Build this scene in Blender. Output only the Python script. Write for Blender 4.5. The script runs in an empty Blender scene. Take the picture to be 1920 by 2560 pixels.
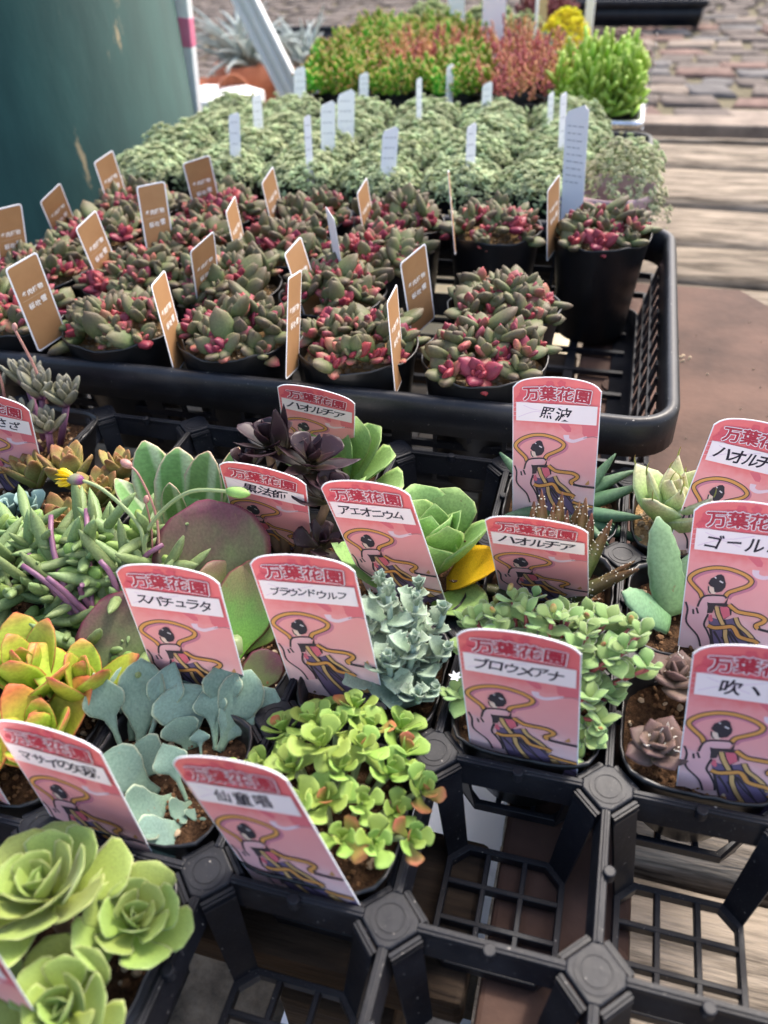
import bpy, bmesh, math, random
from mathutils import Vector, Matrix, noise
rnd = random.Random(7)
PI = math.pi
def R(d): return math.radians(d)
sc = bpy.context.scene
COL = sc.collection

# ------------------------------------------------------------------ camera
# world frame: x along the tray rows, y away from the viewer, z up, z = 0 at the cell tray's top
cam = bpy.data.cameras.new('camera'); cam_o = bpy.data.objects.new('camera', cam); COL.objects.link(cam_o)
rx = Vector((0.9641, 0.2628, -0.0392)); dn = Vector((0.1361, -0.6153, -0.7765)); fw = Vector((-0.2281, 0.7432, -0.6289))
fw.normalize(); rx = (rx - fw*rx.dot(fw)).normalized(); up = rx.cross(fw)
cam_o.matrix_world = Matrix(((rx.x, up.x, -fw.x, 0.2212), (rx.y, up.y, -fw.y, -0.1464), (rx.z, up.z, -fw.z, 0.3468), (0, 0, 0, 1)))
cam.sensor_fit = 'HORIZONTAL'; cam.sensor_width = 36; cam.lens = 36*2000/1920
cam.clip_start = 0.02; cam.clip_end = 200
cam.dof.use_dof = True; cam.dof.focus_distance = 0.50; cam.dof.aperture_fstop = 9.5
sc.camera = cam_o
# ------------------------------------------------------------------ sky, sun, exposure
SUN_AZ, SUN_EL = R(23), R(52)            # azimuth from +y towards +x
w = bpy.data.worlds.new('World'); sc.world = w; w.use_nodes = True
nt = w.node_tree; bg = nt.nodes['Background']
sky = nt.nodes.new('ShaderNodeTexSky'); sky.sky_type = 'NISHITA'; sky.sun_disc = False
sky.sun_elevation = SUN_EL; sky.sun_rotation = SUN_AZ; sky.air_density = 1.0; sky.dust_density = 5.0; sky.ozone_density = 1.0
nt.links.new(sky.outputs[0], bg.inputs[0]); bg.inputs[1].default_value = 0.15
sl = bpy.data.lights.new('sun', 'SUN'); sl.energy = 1.2; sl.angle = R(9); sl.color = (1.0, .95, .88)
so = bpy.data.objects.new('sun', sl); COL.objects.link(so)
sd = Vector((math.sin(SUN_AZ)*math.cos(SUN_EL), math.cos(SUN_AZ)*math.cos(SUN_EL), math.sin(SUN_EL)))
so.rotation_euler = sd.to_track_quat('Z', 'Y').to_euler()
sc.view_settings.view_transform = 'Standard'; sc.view_settings.look = 'None'; sc.view_settings.gamma = 1
sc.view_settings.use_curve_mapping = False; sc.view_settings.exposure = 1.65

# ------------------------------------------------------------------ small tools
def lin(c):
    return tuple((v/255/12.92 if v/255 <= .04045 else ((v/255+.055)/1.055)**2.4) for v in c) + (1,)
def thing(name, label, cat, loc=(0, 0, 0), rz=0, group=None):
    o = bpy.data.objects.new(name, None); COL.objects.link(o); o.empty_display_size = .02
    o.location = loc; o.rotation_euler = (0, 0, rz); o['label'] = label; o['category'] = cat
    if group: o['group'] = group
    return o
def tag(o, label, cat, group=None):
    o['label'] = label; o['category'] = cat
    if group: o['group'] = group
    return o
def link(name, me, parent=None, mw=None):
    o = bpy.data.objects.new(name, me); COL.objects.link(o)
    if parent is not None: o.parent = parent
    if mw is not None: o.matrix_local = mw
    return o
def mesh(name, vs, fs, m=None, smooth=True, attrs=None, fmat=None):
    me = bpy.data.meshes.new(name); me.from_pydata(vs, [], fs)
    if m is not None:
        for k in (m if isinstance(m, (list, tuple)) else [m]): me.materials.append(k)
    if fmat: me.polygons.foreach_set('material_index', fmat)
    if smooth: me.polygons.foreach_set('use_smooth', [True]*len(me.polygons))
    for k, v in (attrs or {}).items():
        a = me.attributes.new(k, 'FLOAT', 'POINT'); a.data.foreach_set('value', v)
    me.update(); return me
class MB:                                   # gathers simple solids into one mesh
    def __init__(s): s.v = []; s.f = []
    def add(s, vs, fs):
        b = len(s.v); s.v += [tuple(v) for v in vs]; s.f += [tuple(i+b for i in f) for f in fs]; return s
    def box(s, x0, x1, y0, y1, z0, z1):
        return s.add([(x, y, z) for z in (z0, z1) for y in (y0, y1) for x in (x0, x1)],
                     [(0, 2, 3, 1), (4, 5, 7, 6), (0, 1, 5, 4), (2, 6, 7, 3), (0, 4, 6, 2), (1, 3, 7, 5)])
    def hexa(s, p): return s.add(p, [(3, 2, 1, 0), (4, 5, 6, 7), (0, 1, 5, 4), (1, 2, 6, 5), (2, 3, 7, 6), (3, 0, 4, 7)])
    def prism(s, poly, z0, z1):
        n = len(poly)
        return s.add([(x, y, z0) for x, y in poly]+[(x, y, z1) for x, y in poly],
                     [tuple(range(n))[::-1], tuple(range(n, 2*n))]+[(i, (i+1) % n, n+(i+1) % n, n+i) for i in range(n)])
    def tube(s, pts, r0, r1=None, m=6, cap=True):
        r1 = r0 if r1 is None else r1; pts = [Vector(p) for p in pts]; n = len(pts); vs = []; fs = []
        for i, p in enumerate(pts):
            t = (pts[min(i+1, n-1)]-pts[max(i-1, 0)]).normalized()
            a = t.cross(Vector((0, 0, 1)) if abs(t.z) < .9 else Vector((1, 0, 0))).normalized(); b = t.cross(a)
            r = r0+(r1-r0)*i/(n-1)
            vs += [tuple(p+(a*math.cos(k*2*PI/m)+b*math.sin(k*2*PI/m))*r) for k in range(m)]
        for i in range(n-1):
            fs += [(i*m+k, (i+1)*m+k, (i+1)*m+(k+1) % m, i*m+(k+1) % m) for k in range(m)]
        if cap: fs += [tuple(range(m)), tuple(range((n-1)*m, n*m))[::-1]]
        return s.add(vs, fs)
    def me(s, name, m, smooth=False): return mesh(name, s.v, s.f, m, smooth)
def bevelled(me, w=.001, seg=2):
    bm = bmesh.new(); bm.from_mesh(me); bmesh.ops.remove_doubles(bm, verts=bm.verts, dist=1e-6)
    bmesh.ops.recalc_face_normals(bm, faces=bm.faces)
    bmesh.ops.bevel(bm, geom=[e for e in bm.edges if len(e.link_faces) == 2 and e.calc_face_angle(0) > .6], offset=w, segments=seg, affect='EDGES', profile=.5, clamp_overlap=True)
    for f in bm.faces: f.smooth = False
    bm.to_mesh(me); bm.free(); return me

# ------------------------------------------------------------------ materials
def newmat(name):
    m = bpy.data.materials.new(name); m.use_nodes = True; n = m.node_tree
    return m, n, n.nodes['Principled BSDF'], lambda t: n.nodes.new(t), n.links.new
def pmat(name, c1, c2=None, scale=30, rough=.5, bump=0, bscale=None, spec=.5, stretch=None, sss=0, detail=6, lo=.3, hi=.7, metal=0, rand=0, coat=0, rvar=0):
    """plain procedural surface: two colours mixed by noise, fine relief, a random value for each object"""
    m, n, b, new, L = newmat(name)
    tc = new('ShaderNodeTexCoord'); mp = new('ShaderNodeMapping'); L(tc.outputs['Object'], mp.inputs[0])
    oi = new('ShaderNodeObjectInfo'); vm = new('ShaderNodeVectorMath'); vm.operation = 'ADD'
    cx = new('ShaderNodeCombineXYZ'); mu = new('ShaderNodeMath'); mu.operation = 'MULTIPLY'; mu.inputs[1].default_value = 37
    L(oi.outputs['Random'], mu.inputs[0]); L(mu.outputs[0], cx.inputs[0]); L(mu.outputs[0], cx.inputs[1])
    L(tc.outputs['Object'], vm.inputs[0]); L(cx.outputs[0], vm.inputs[1]); L(vm.outputs[0], mp.inputs[0])
    if stretch: mp.inputs['Scale'].default_value = stretch
    nz = new('ShaderNodeTexNoise'); nz.inputs['Scale'].default_value = scale; nz.inputs['Detail'].default_value = detail; nz.inputs['Roughness'].default_value = .65
    L(mp.outputs[0], nz.inputs['Vector'])
    rp = new('ShaderNodeValToRGB'); L(nz.outputs['Fac'], rp.inputs[0])
    rp.color_ramp.elements[0].color = lin(c1); rp.color_ramp.elements[1].color = lin(c2 or c1)
    rp.color_ramp.elements[0].position = lo; rp.color_ramp.elements[1].position = hi
    col = rp.outputs[0]
    if rand:
        hs = new('ShaderNodeHueSaturation'); mr = new('ShaderNodeMapRange'); L(oi.outputs['Random'], mr.inputs[0])
        mr.inputs['To Min'].default_value = 1-rand; mr.inputs['To Max'].default_value = 1+rand
        L(mr.outputs[0], hs.inputs['Value']); L(col, hs.inputs['Color']); col = hs.outputs[0]
    L(col, b.inputs['Base Color']); b.inputs['Roughness'].default_value = rough; b.inputs['Specular IOR Level'].default_value = spec; b.inputs['Metallic'].default_value = metal
    if rvar:
        mr2 = new('ShaderNodeMapRange'); L(nz.outputs['Fac'], mr2.inputs[0]); mr2.inputs['To Min'].default_value = rough-rvar; mr2.inputs['To Max'].default_value = rough+rvar
        L(mr2.outputs[0], b.inputs['Roughness'])
    if coat: b.inputs['Coat Weight'].default_value = coat
    if bump:
        nb = new('ShaderNodeTexNoise'); nb.inputs['Scale'].default_value = bscale or scale*3; nb.inputs['Detail'].default_value = 5
        L(mp.outputs[0], nb.inputs['Vector']); bp = new('ShaderNodeBump'); bp.inputs['Strength'].default_value = bump; bp.inputs['Distance'].default_value = .002
        L(nb.outputs['Fac'], bp.inputs['Height']); L(bp.outputs[0], b.inputs['Normal'])
    if sss: b.inputs['Subsurface Weight'].default_value = sss; b.inputs['Subsurface Radius'].default_value = (.004, .004, .002)
    return m
def leafmat(name, base, mid, tip, edge=None, epos=.85, rough=.45, transl=.22, rand=.14, mott=.25, mscale=60, hue=.015, t1=.45, coat=0, stripes=None, bloom=0):
    """leaf skin: colour runs from base to tip, own colour along the margin, mottling, a shade of its own for each leaf"""
    m, n, b, new, L = newmat(name)
    at = new('ShaderNodeAttribute'); at.attribute_name = 't'
    ae = new('ShaderNodeAttribute'); ae.attribute_name = 'e'
    ar = new('ShaderNodeAttribute'); ar.attribute_name = 'r'
    oi = new('ShaderNodeObjectInfo'); tc = new('ShaderNodeTexCoord')
    sm = new('ShaderNodeMath'); sm.operation = 'ADD'; L(oi.outputs['Random'], sm.inputs[0]); L(ar.outputs['Fac'], sm.inputs[1])
    fr = new('ShaderNodeMath'); fr.operation = 'FRACT'; L(sm.outputs[0], fr.inputs[0])
    nz = new('ShaderNodeTexNoise'); nz.inputs['Scale'].default_value = mscale/10; nz.inputs['Detail'].default_value = 5
    nz.noise_dimensions = '4D'; L(tc.outputs['Object'], nz.inputs['Vector']); m40 = new('ShaderNodeMath'); m40.operation = 'MULTIPLY'; m40.inputs[1].default_value = 50
    L(fr.outputs[0], m40.inputs[0]); L(m40.outputs[0], nz.inputs['W'])
    # t shifted by the mottling and by the leaf's own random value
    mt = new('ShaderNodeMath'); mt.operation = 'MULTIPLY_ADD'; L(nz.outputs['Fac'], mt.inputs[0]); mt.inputs[1].default_value = mott; L(at.outputs['Fac'], mt.inputs[2])
    ms = new('ShaderNodeMath'); ms.operation = 'SUBTRACT'; L(mt.outputs[0], ms.inputs[0]); ms.inputs[1].default_value = mott*.5
    rp = new('ShaderNodeValToRGB'); L(ms.outputs[0], rp.inputs[0])
    e = rp.color_ramp.elements; e[0].color = lin(base); e[0].position = .05; e[1].color = lin(tip); e[1].position = .97
    x = rp.color_ramp.elements.new(t1); x.color = lin(mid)
    col = rp.outputs[0]
    if stripes:
        sx = new('ShaderNodeSeparateXYZ'); L(tc.outputs['Object'], sx.inputs[0]); wv = new('ShaderNodeMath'); wv.operation = 'MULTIPLY'; wv.inputs[1].default_value = stripes[1]
        L(sx.outputs[0], wv.inputs[0]); sn = new('ShaderNodeMath'); sn.operation = 'SINE'; L(wv.outputs[0], sn.inputs[0])
        mr0 = new('ShaderNodeMapRange'); mr0.inputs['From Min'].default_value = .2; mr0.inputs['From Max'].default_value = .9; L(sn.outputs[0], mr0.inputs[0])
        mx0 = new('ShaderNodeMix'); mx0.data_type = 'RGBA'; L(mr0.outputs[0], mx0.inputs['Factor']); L(col, mx0.inputs['A']); mx0.inputs['B'].default_value = lin(stripes[0]); col = mx0.outputs['Result']
    if edge:
        mr = new('ShaderNodeMapRange'); mr.inputs['From Min'].default_value = epos; mr.inputs['From Max'].default_value = 1.0
        L(ae.outputs['Fac'], mr.inputs[0]); mx = new('ShaderNodeMix'); mx.data_type = 'RGBA'
        L(mr.outputs[0], mx.inputs['Factor']); L(col, mx.inputs['A']); mx.inputs['B'].default_value = lin(edge); col = mx.outputs['Result']
    hs = new('ShaderNodeHueSaturation'); L(col, hs.inputs['Color'])
    for k, (a, c) in {'Value': (1-rand, 1+rand), 'Hue': (.5-hue, .5+hue)}.items():
        q = new('ShaderNodeMapRange'); q.inputs['To Min'].default_value = a; q.inputs['To Max'].default_value = c
        L(fr.outputs[0], q.inputs[0]); L(q.outputs[0], hs.inputs[k])
    col = hs.outputs[0]
    n2 = new('ShaderNodeTexNoise'); n2.inputs['Scale'].default_value = mscale; n2.inputs['Detail'].default_value = 4; L(tc.outputs['Object'], n2.inputs['Vector'])
    mq = new('ShaderNodeMapRange'); L(n2.outputs['Fac'], mq.inputs[0]); mq.inputs['From Min'].default_value = .3; mq.inputs['From Max'].default_value = .7; mq.inputs['To Min'].default_value = .8; mq.inputs['To Max'].default_value = 1.13
    h2 = new('ShaderNodeHueSaturation'); L(col, h2.inputs['Color']); L(mq.outputs[0], h2.inputs['Value']); col = h2.outputs[0]
    n3 = new('ShaderNodeTexNoise'); n3.inputs['Scale'].default_value = 14; n3.inputs['Detail'].default_value = 6; n3.noise_dimensions = '4D'; L(tc.outputs['Object'], n3.inputs['Vector']); L(m40.outputs[0], n3.inputs['W'])
    sp = new('ShaderNodeMapRange'); sp.inputs['From Min'].default_value = .66; sp.inputs['From Max'].default_value = .72; sp.inputs['To Max'].default_value = .55; L(n3.outputs['Fac'], sp.inputs[0])
    mxs = new('ShaderNodeMix'); mxs.data_type = 'RGBA'; L(sp.outputs[0], mxs.inputs['Factor']); L(col, mxs.inputs['A']); mxs.inputs['B'].default_value = lin((112, 92, 62)); col = mxs.outputs['Result']
    L(col, b.inputs['Base Color']); b.inputs['Roughness'].default_value = min(.75, rough+.08); b.inputs['Specular IOR Level'].default_value = .28
    if bloom: b.inputs['Sheen Weight'].default_value = bloom; b.inputs['Sheen Roughness'].default_value = .4
    bp = new('ShaderNodeBump'); bp.inputs['Strength'].default_value = .12; bp.inputs['Distance'].default_value = .0008; L(n2.outputs['Fac'], bp.inputs['Height']); L(bp.outputs[0], b.inputs['Normal'])
    if transl:
        tr = new('ShaderNodeBsdfTranslucent'); mixs = new('ShaderNodeMixShader'); mixs.inputs[0].default_value = transl
        hb = new('ShaderNodeHueSaturation'); hb.inputs['Saturation'].default_value = 1.15; hb.inputs['Value'].default_value = 1.25; L(col, hb.inputs['Color']); L(hb.outputs[0], tr.inputs['Color'])
        L(b.outputs[0], mixs.inputs[1]); L(tr.outputs[0], mixs.inputs[2]); L(mixs.outputs[0], n.nodes['Material Output'].inputs[0])
    return m
def attrmat(name, rough=.55, noise_amt=.06):
    """print colours stored on the faces"""
    m, n, b, new, L = newmat(name); a = new('ShaderNodeAttribute'); a.attribute_name = 'Col'
    L(a.outputs['Color'], b.inputs['Base Color']); b.inputs['Roughness'].default_value = rough; b.inputs['Specular IOR Level'].default_value = .3
    return m

def dusty(name, c1, c2, rough, spec):
    """black plastic with pale dust specks, smears and fine scuffs"""
    m = pmat(name, c1, c2, 22, rough, .1, 160, spec, rvar=.1); n = m.node_tree; b = n.nodes['Principled BSDF']; new = n.nodes.new; L = n.links.new
    src = b.inputs['Base Color'].links[0].from_socket; tc = new('ShaderNodeTexCoord')
    prev = src
    for sc_, lo, hi, col, amt in ((420, .70, .76, (170, 164, 156), .85), (26, .5, .8, (92, 92, 94), .16), (1500, .66, .74, (120, 116, 112), .5)):
        z = new('ShaderNodeTexNoise'); z.inputs['Scale'].default_value = sc_; z.inputs['Detail'].default_value = 3
        ge = new('ShaderNodeNewGeometry'); L(ge.outputs['Position'], z.inputs['Vector'])
        mr = new('ShaderNodeMapRange'); mr.inputs['From Min'].default_value = lo; mr.inputs['From Max'].default_value = hi; mr.inputs['To Max'].default_value = amt; L(z.outputs['Fac'], mr.inputs[0])
        mx = new('ShaderNodeMix'); mx.data_type = 'RGBA'; L(mr.outputs[0], mx.inputs['Factor']); L(prev, mx.inputs['A']); mx.inputs['B'].default_value = lin(col); prev = mx.outputs['Result']
    L(prev, b.inputs['Base Color']); return m

M = {}
M['plastic'] = dusty('black_tray_plastic', (14, 15, 19), (26, 28, 35), .46, .28)
M['pot'] = pmat('black_pot_film', (14, 14, 15), (24, 24, 26), 40, .38, .15, 90, .5)
M['basket'] = dusty('black_basket_plastic', (14, 15, 19), (26, 28, 35), .42, .35)
M['soil'] = pmat('dark_potting_soil', (38, 26, 18), (92, 68, 48), 260, .95, 1.0, 700, .1, lo=.35, hi=.75)
M['soil_tan'] = pmat('tan_gritty_soil', (110, 84, 56), (176, 146, 104), 240, .95, 1.0, 600, .1)
M['grit'] = pmat('pebble_grit', (120, 96, 72), (196, 178, 150), 18, .8, .4, 300, .25, lo=.2, hi=.8)
M['grit_dark'] = pmat('brown_grit', (70, 48, 32), (132, 100, 70), 18, .9, .4, 300, .15, lo=.2, hi=.8)
M['tagwhite'] = pmat('white_label_plastic', (236, 234, 236), (242, 241, 242), 20, .4, 0, None, .4)
M['rust'] = pmat('rusty_brown_steel', (58, 43, 37), (98, 74, 63), 9, .78, .35, 90, .22, lo=.3, hi=.7, detail=12)
M['wood_dark'] = pmat('dark_weathered_timber', (34, 28, 23), (78, 63, 48), 9, .85, .7, 40, .2, stretch=(1, 9, 9), detail=9, rand=.08)
M['wood_grey'] = pmat('grey_weathered_plank', (56, 50, 44), (146, 134, 119), 8.0, .92, 1.0, 36, .08, stretch=(1, 9, 9), detail=14, rand=.16, lo=.34, hi=.6)
M['paint_green'] = None
M['white_paint'] = pmat('white_painted_wood', (232, 231, 227), (243, 242, 240), 20, .5, .1, 80)
M['foil'] = pmat('silver_foil', (190, 192, 196), (235, 236, 238), 60, .25, .5, 200, .5, metal=.8)
# ------------------------------------------------------------------ leaves
S = 0.085                                    # cell pitch of the pot tray
_lm = {}
def interp(prof, t):
    for (a, x), (b, y) in zip(prof, prof[1:]):
        if t <= b:
            f = (t-a)/(b-a) if b > a else 0; f = f*f*(3-2*f)*.5+f*.5; return x+(y-x)*f
    return prof[-1][1]
SPAT = [(0, .1), (.3, .19), (.6, .35), (.8, .39), (.93, .27), (1, .03)]
PADDLE = [(0, .1), (.15, .2), (.4, .43), (.65, .5), (.85, .4), (.95, .24), (1, .05)]
SPAT2 = [(0, .08), (.3, .14), (.58, .29), (.76, .35), (.88, .26), (.95, .12), (1, .006)]
LANCE = [(0, .15), (.25, .24), (.55, .21), (.82, .1), (1, .008)]
BEAN = [(0, .12), (.12, .25), (.38, .37), (.62, .37), (.84, .26), (.95, .13), (1, .03)]
CIGAR = [(0, .03), (.15, .06), (.45, .1), (.75, .09), (.93, .04), (1, .006)]
SPEAR = [(0, .035), (.35, .045), (.5, .1), (.62, .3), (.72, .33), (.85, .2), (1, .008)]
BEAN2 = [(0, .1), (.2, .26), (.5, .36), (.75, .29), (.92, .13), (1, .012)]
SPOON = [(0, .06), (.2, .08), (.34, .17), (.5, .31), (.66, .375), (.8, .34), (.9, .23), (.96, .11), (1, .006)]
OVATE = [(0, .14), (.2, .34), (.45, .42), (.7, .33), (.9, .13), (1, .01)]
STRAP = [(0, .16), (.3, .2), (.6, .19), (.85, .13), (1, .015)]
NEEDLE = [(0, .1), (.2, .11), (.5, .085), (.8, .045), (1, .004)]
TOOTH = [(0, .1), (.25, .16), (.5, .27), (.75, .25), (1, .03)]
def leafmesh(key, prof, mat, thick=.08, cup=0.0, curl=0.0, n=8, m=8, teeth=0.0, wave=0.0):
    k = (key, mat.name)
    if k in _lm: return _lm[k]
    wmax = max(p[1] for p in prof); vs = []; fs = []; T = []; E = []
    y = z = 0.0
    for i in range(n+1):
        t = i/n; wd = interp(prof, t)
        if teeth: wd *= 1+teeth*(1 if i % 2 else -.6)*(1 if 0 < i < n else 0)
        th = thick*(wd/wmax)**.5*(1-.25*t)
        if i: ph = curl*(t-.5/n); y += math.cos(ph)/n; z += math.sin(ph)/n
        for q in range(m):
            a = 2*PI*q/m; x = wd*math.cos(a)
            vs.append((x, y, z+th*math.sin(a)+cup*x*x/wmax+wave*math.sin(t*9)*x)); T.append(t); E.append(max(abs(math.cos(a)), min(1, (t-.86)/.14) if t > .86 else 0))
    for i in range(n):
        fs += [(i*m+q, i*m+(q+1) % m, (i+1)*m+(q+1) % m, (i+1)*m+q) for q in range(m)]
    fs += [tuple(range(m))[::-1], tuple(range(n*m, n*m+m))]
    _lm[k] = mesh('leaf', vs, fs, mat, True, {'t': T, 'e': E, 'r': [0.0]*len(T)}); return _lm[k]
def lmat(loc, az, el, s, tilt=None, roll=0.0):
    sx, sy, sz = s if isinstance(s, tuple) else (s, s, s)
    Mx = Matrix.Rotation(az-PI/2, 4, 'Z') @ Matrix.Rotation(el, 4, 'X') @ Matrix.Rotation(roll, 4, 'Y')
    if tilt is not None: Mx = tilt @ Mx
    return Matrix.Translation(loc) @ Mx @ Matrix.Diagonal((sx, sy, sz, 1))
def leaf(parent, me, loc, az, el, s, tilt=None, roll=0.0, name='leaf'):
    return link(name, me, parent, lmat(loc, az, el, s, tilt, roll))
def tiltmat(az, a): return Matrix.Rotation(a, 4, Vector((-math.sin(az), math.cos(az), 0)))
def rosette(parent, me, base, n, L, el0=78, el1=4, lmin=.28, tilt=None, az0=0.0, spread=.1, wid=1.0, rise=.25, jit=.06):
    """spiral of leaves, innermost short and upright, outermost long and flat"""
    for k in range(n):
        f = (k+.5)/n; l = L*(lmin+(1-lmin)*f**.75)*rnd.uniform(1-jit, 1+jit)
        az = az0+k*2.39996+rnd.uniform(-.1, .1); el = R(el0+(el1-el0)*f**.8+rnd.uniform(-5, 5))
        off = Vector((math.cos(az)*L*spread*f, math.sin(az)*L*spread*f, L*rise*(1-f)))
        if tilt is not None: off = (tilt @ off.to_4d()).to_3d()
        leaf(parent, pick(me), Vector(base)+off, az, el, (l*wid*rnd.uniform(.93, 1.07), l, l), tilt, rnd.uniform(-.12, .12))
def pick(m): return rnd.choice(m) if isinstance(m, list) else m
def stem(parent, pts, r0, r1, mat, name='stem', m=7):
    me = MB().tube(pts, r0, r1, m).me('stem', mat, True); return link(name, me, parent)
def arc(p0, p1, sag=(0, 0, 0), n=6):
    p0, p1, s = Vector(p0), Vector(p1), Vector(sag)
    return [p0.lerp(p1, i/n)+s*(4*(i/n)*(1-i/n)) for i in range(n+1)]
class Fol:                                   # many small leaves joined into one mesh
    def __init__(s): s.v = []; s.f = []; s.t = []; s.r = []
    def blob(s, base, az, el, L, wd, th, r, tilt=None, full=.55, m=5):
        b = len(s.v); Mx = lmat(base, az, el, 1.0, tilt)
        prof = [(0, .35, 0), (full*.55, .9, .4), (full+.2, .85, .75)]
        for y, q, t in prof:
            for k in range(m):
                a = 2*PI*k/m+.3; s.v.append(tuple(Mx @ Vector((wd*q*math.cos(a), L*y, th*q*math.sin(a))))); s.t.append(t); s.r.append(r)
        s.v.append(tuple(Mx @ Vector((0, L, 0)))); s.t.append(1.0); s.r.append(r)
        for i in range(2): s.f += [(b+i*m+k, b+i*m+(k+1) % m, b+(i+1)*m+(k+1) % m, b+(i+1)*m+k) for k in range(m)]
        s.f += [(b+2*m+k, b+2*m+(k+1) % m, b+3*m) for k in range(m)]
    def me(s, name, mat): return mesh(name, s.v, s.f, mat, True, {'t': s.t, 'e': [0.0]*len(s.t), 'r': s.r})
def stuff(o): o['kind'] = 'stuff'; return o

# ------------------------------------------------------------------ pots, soil, grit
def sup(th, h, p): c, s_ = abs(math.cos(th)), abs(math.sin(th)); return h/((c**p+s_**p)**(1/p))
def ringmesh(name, prof, mat, N=36, rag=.0, ribs=0.0, seed=0, cap=True):
    q = random.Random(seed); vs = []; fs = []
    for z, h, p in prof:
        for k in range(N):
            th = 2*PI*k/N; r = sup(th, h, p)*(1+ribs*math.sin(8*th)**8)
            vs.append((r*math.cos(th), r*math.sin(th), z+q.uniform(-rag, rag)*(1 if z > -.008 else 0)))
    for i in range(len(prof)-1): fs += [(i*N+k, i*N+(k+1) % N, (i+1)*N+(k+1) % N, (i+1)*N+k) for k in range(N)]
    if cap: fs.append(tuple(range(N))[::-1])
    return mesh(name, vs, fs, mat, True)
SQ = [ringmesh('pot', [(-.0575, .0255, 2), (-.056, .0275, 2), (-.034, .0315, 2.5), (-.004, .0362, 3.6), (.0015, .0384, 4.4), (.004, .0388, 4.5), (.0042, .0376, 4.4), (.001, .0366, 4.2), (-.016, .0352, 3.8)], M['pot'], 40, .0007, -.01, k) for k in range(3)]
def soilmesh(mat, seed, h=.0352, p=3.8, z0=-.009):
    q = random.Random(seed); vs = [(0, 0, z0+.002)]; fs = []; N = 30; K = 7
    for i in range(1, K+1):
        for k in range(N):
            th = 2*PI*k/N; r = sup(th, h, p)*i/K
            vs.append((r*math.cos(th), r*math.sin(th), z0+.003*noise.noise(Vector((r*math.cos(th)*70, r*math.sin(th)*70, seed*3.1)))+q.uniform(-.0007, .0007)))
    fs += [(0, 1+k, 1+(k+1) % N) for k in range(N)]
    for i in range(K-1): fs += [(1+i*N+k, 1+(i+1)*N+k, 1+(i+1)*N+(k+1) % N, 1+i*N+(k+1) % N) for k in range(N)]
    return mesh('soil', vs, fs, mat, True)
def gritmesh(mat, seed, n, s0, s1, h=.033, p=3.6, z0=-.008):
    q = random.Random(seed); bm = bmesh.new()
    for i in range(n):
        th = q.uniform(0, 2*PI); r = sup(th, h, p)*math.sqrt(q.random()); s = q.uniform(s0, s1)*(1.5 if q.random() < .1 else 1)
        mx = Matrix.Translation((r*math.cos(th), r*math.sin(th), z0+q.uniform(-.001, .0015))) @ Matrix.Rotation(q.uniform(0, 6), 4, 'X') @ Matrix.Rotation(q.uniform(0, 6), 4, 'Z') @ Matrix.Diagonal((s, s*q.uniform(.6, 1), s*q.uniform(.5, .9), 1))
        bmesh.ops.create_icosphere(bm, subdivisions=1, radius=1, matrix=mx)
    for v in bm.verts: v.co += Vector((q.uniform(-1, 1), q.uniform(-1, 1), q.uniform(-1, 1)))*s0*.18
    me = bpy.data.meshes.new('grit'); bm.to_mesh(me); bm.free(); me.materials.append(mat); return me
SOIL = [soilmesh(M['soil'], k) for k in range(3)]; SOILT = soilmesh(M['soil_tan'], 5, z0=-.006)
GRIT = [gritmesh(M['grit_dark'], 10+k, 150, .0007, .0019) for k in range(3)]
GRIT2 = [gritmesh(M['grit'], 20+k, 16, .0012, .0026) for k in range(3)]
GRITT = gritmesh(M['grit'], 31, 230, .0009, .0028, z0=-.0055)
POTZ = .0575
def cellpot(i, j, name, label, cat, tan=False, group='small pots standing in the cell tray', dx=0, dy=0):
    t = thing(name, label, cat, ((i+.5)*S+dx, (j+.5)*S+dy, -POTZ-.0015), 0, group)
    up = Matrix.Translation((0, 0, POTZ)); k = rnd.randrange(3)
    ry = Matrix.Rotation(rnd.choice((0, PI/2, PI)), 4, 'Z')
    link('pot', SQ[k], t, up @ ry); link('soil', SOILT if tan else SOIL[k], t, up @ ry)
    stuff(link('grit', GRITT if tan else GRIT[k], t, up @ ry))
    if not tan: stuff(link('pebbles', GRIT2[k], t, up @ ry))
    return t
def V(x, y, z): return Vector((x, y, z+POTZ))        # point inside a pot, z measured from the rim

# ------------------------------------------------------------------ printed labels
_tx = {}
def textmesh(body, offset=0.0):
    k = (body, offset)
    if k in _tx: return _tx[k]
    c = bpy.data.curves.new('lettering', 'FONT'); c.body = body; c.size = 1; c.align_x = 'CENTER'; c.align_y = 'CENTER'; c.offset = offset; c.resolution_u = 3
    o = bpy.data.objects.new('lettering', c); COL.objects.link(o); bpy.context.view_layer.update()
    me = bpy.data.meshes.new_from_object(o.evaluated_get(bpy.context.evaluated_depsgraph_get()))
    vs = [tuple(v.co) for v in me.vertices]; fs = [tuple(p.vertices) for p in me.polygons]
    bpy.data.objects.remove(o); bpy.data.curves.remove(c); bpy.data.meshes.remove(me)
    if vs:
        x0 = min(v[0] for v in vs); x1 = max(v[0] for v in vs); y0 = min(v[1] for v in vs); y1 = max(v[1] for v in vs)
        vs = [(v[0]-(x0+x1)/2, v[1]-(y0+y1)/2, 0) for v in vs]
    _tx[k] = (vs, fs); return _tx[k]
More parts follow.
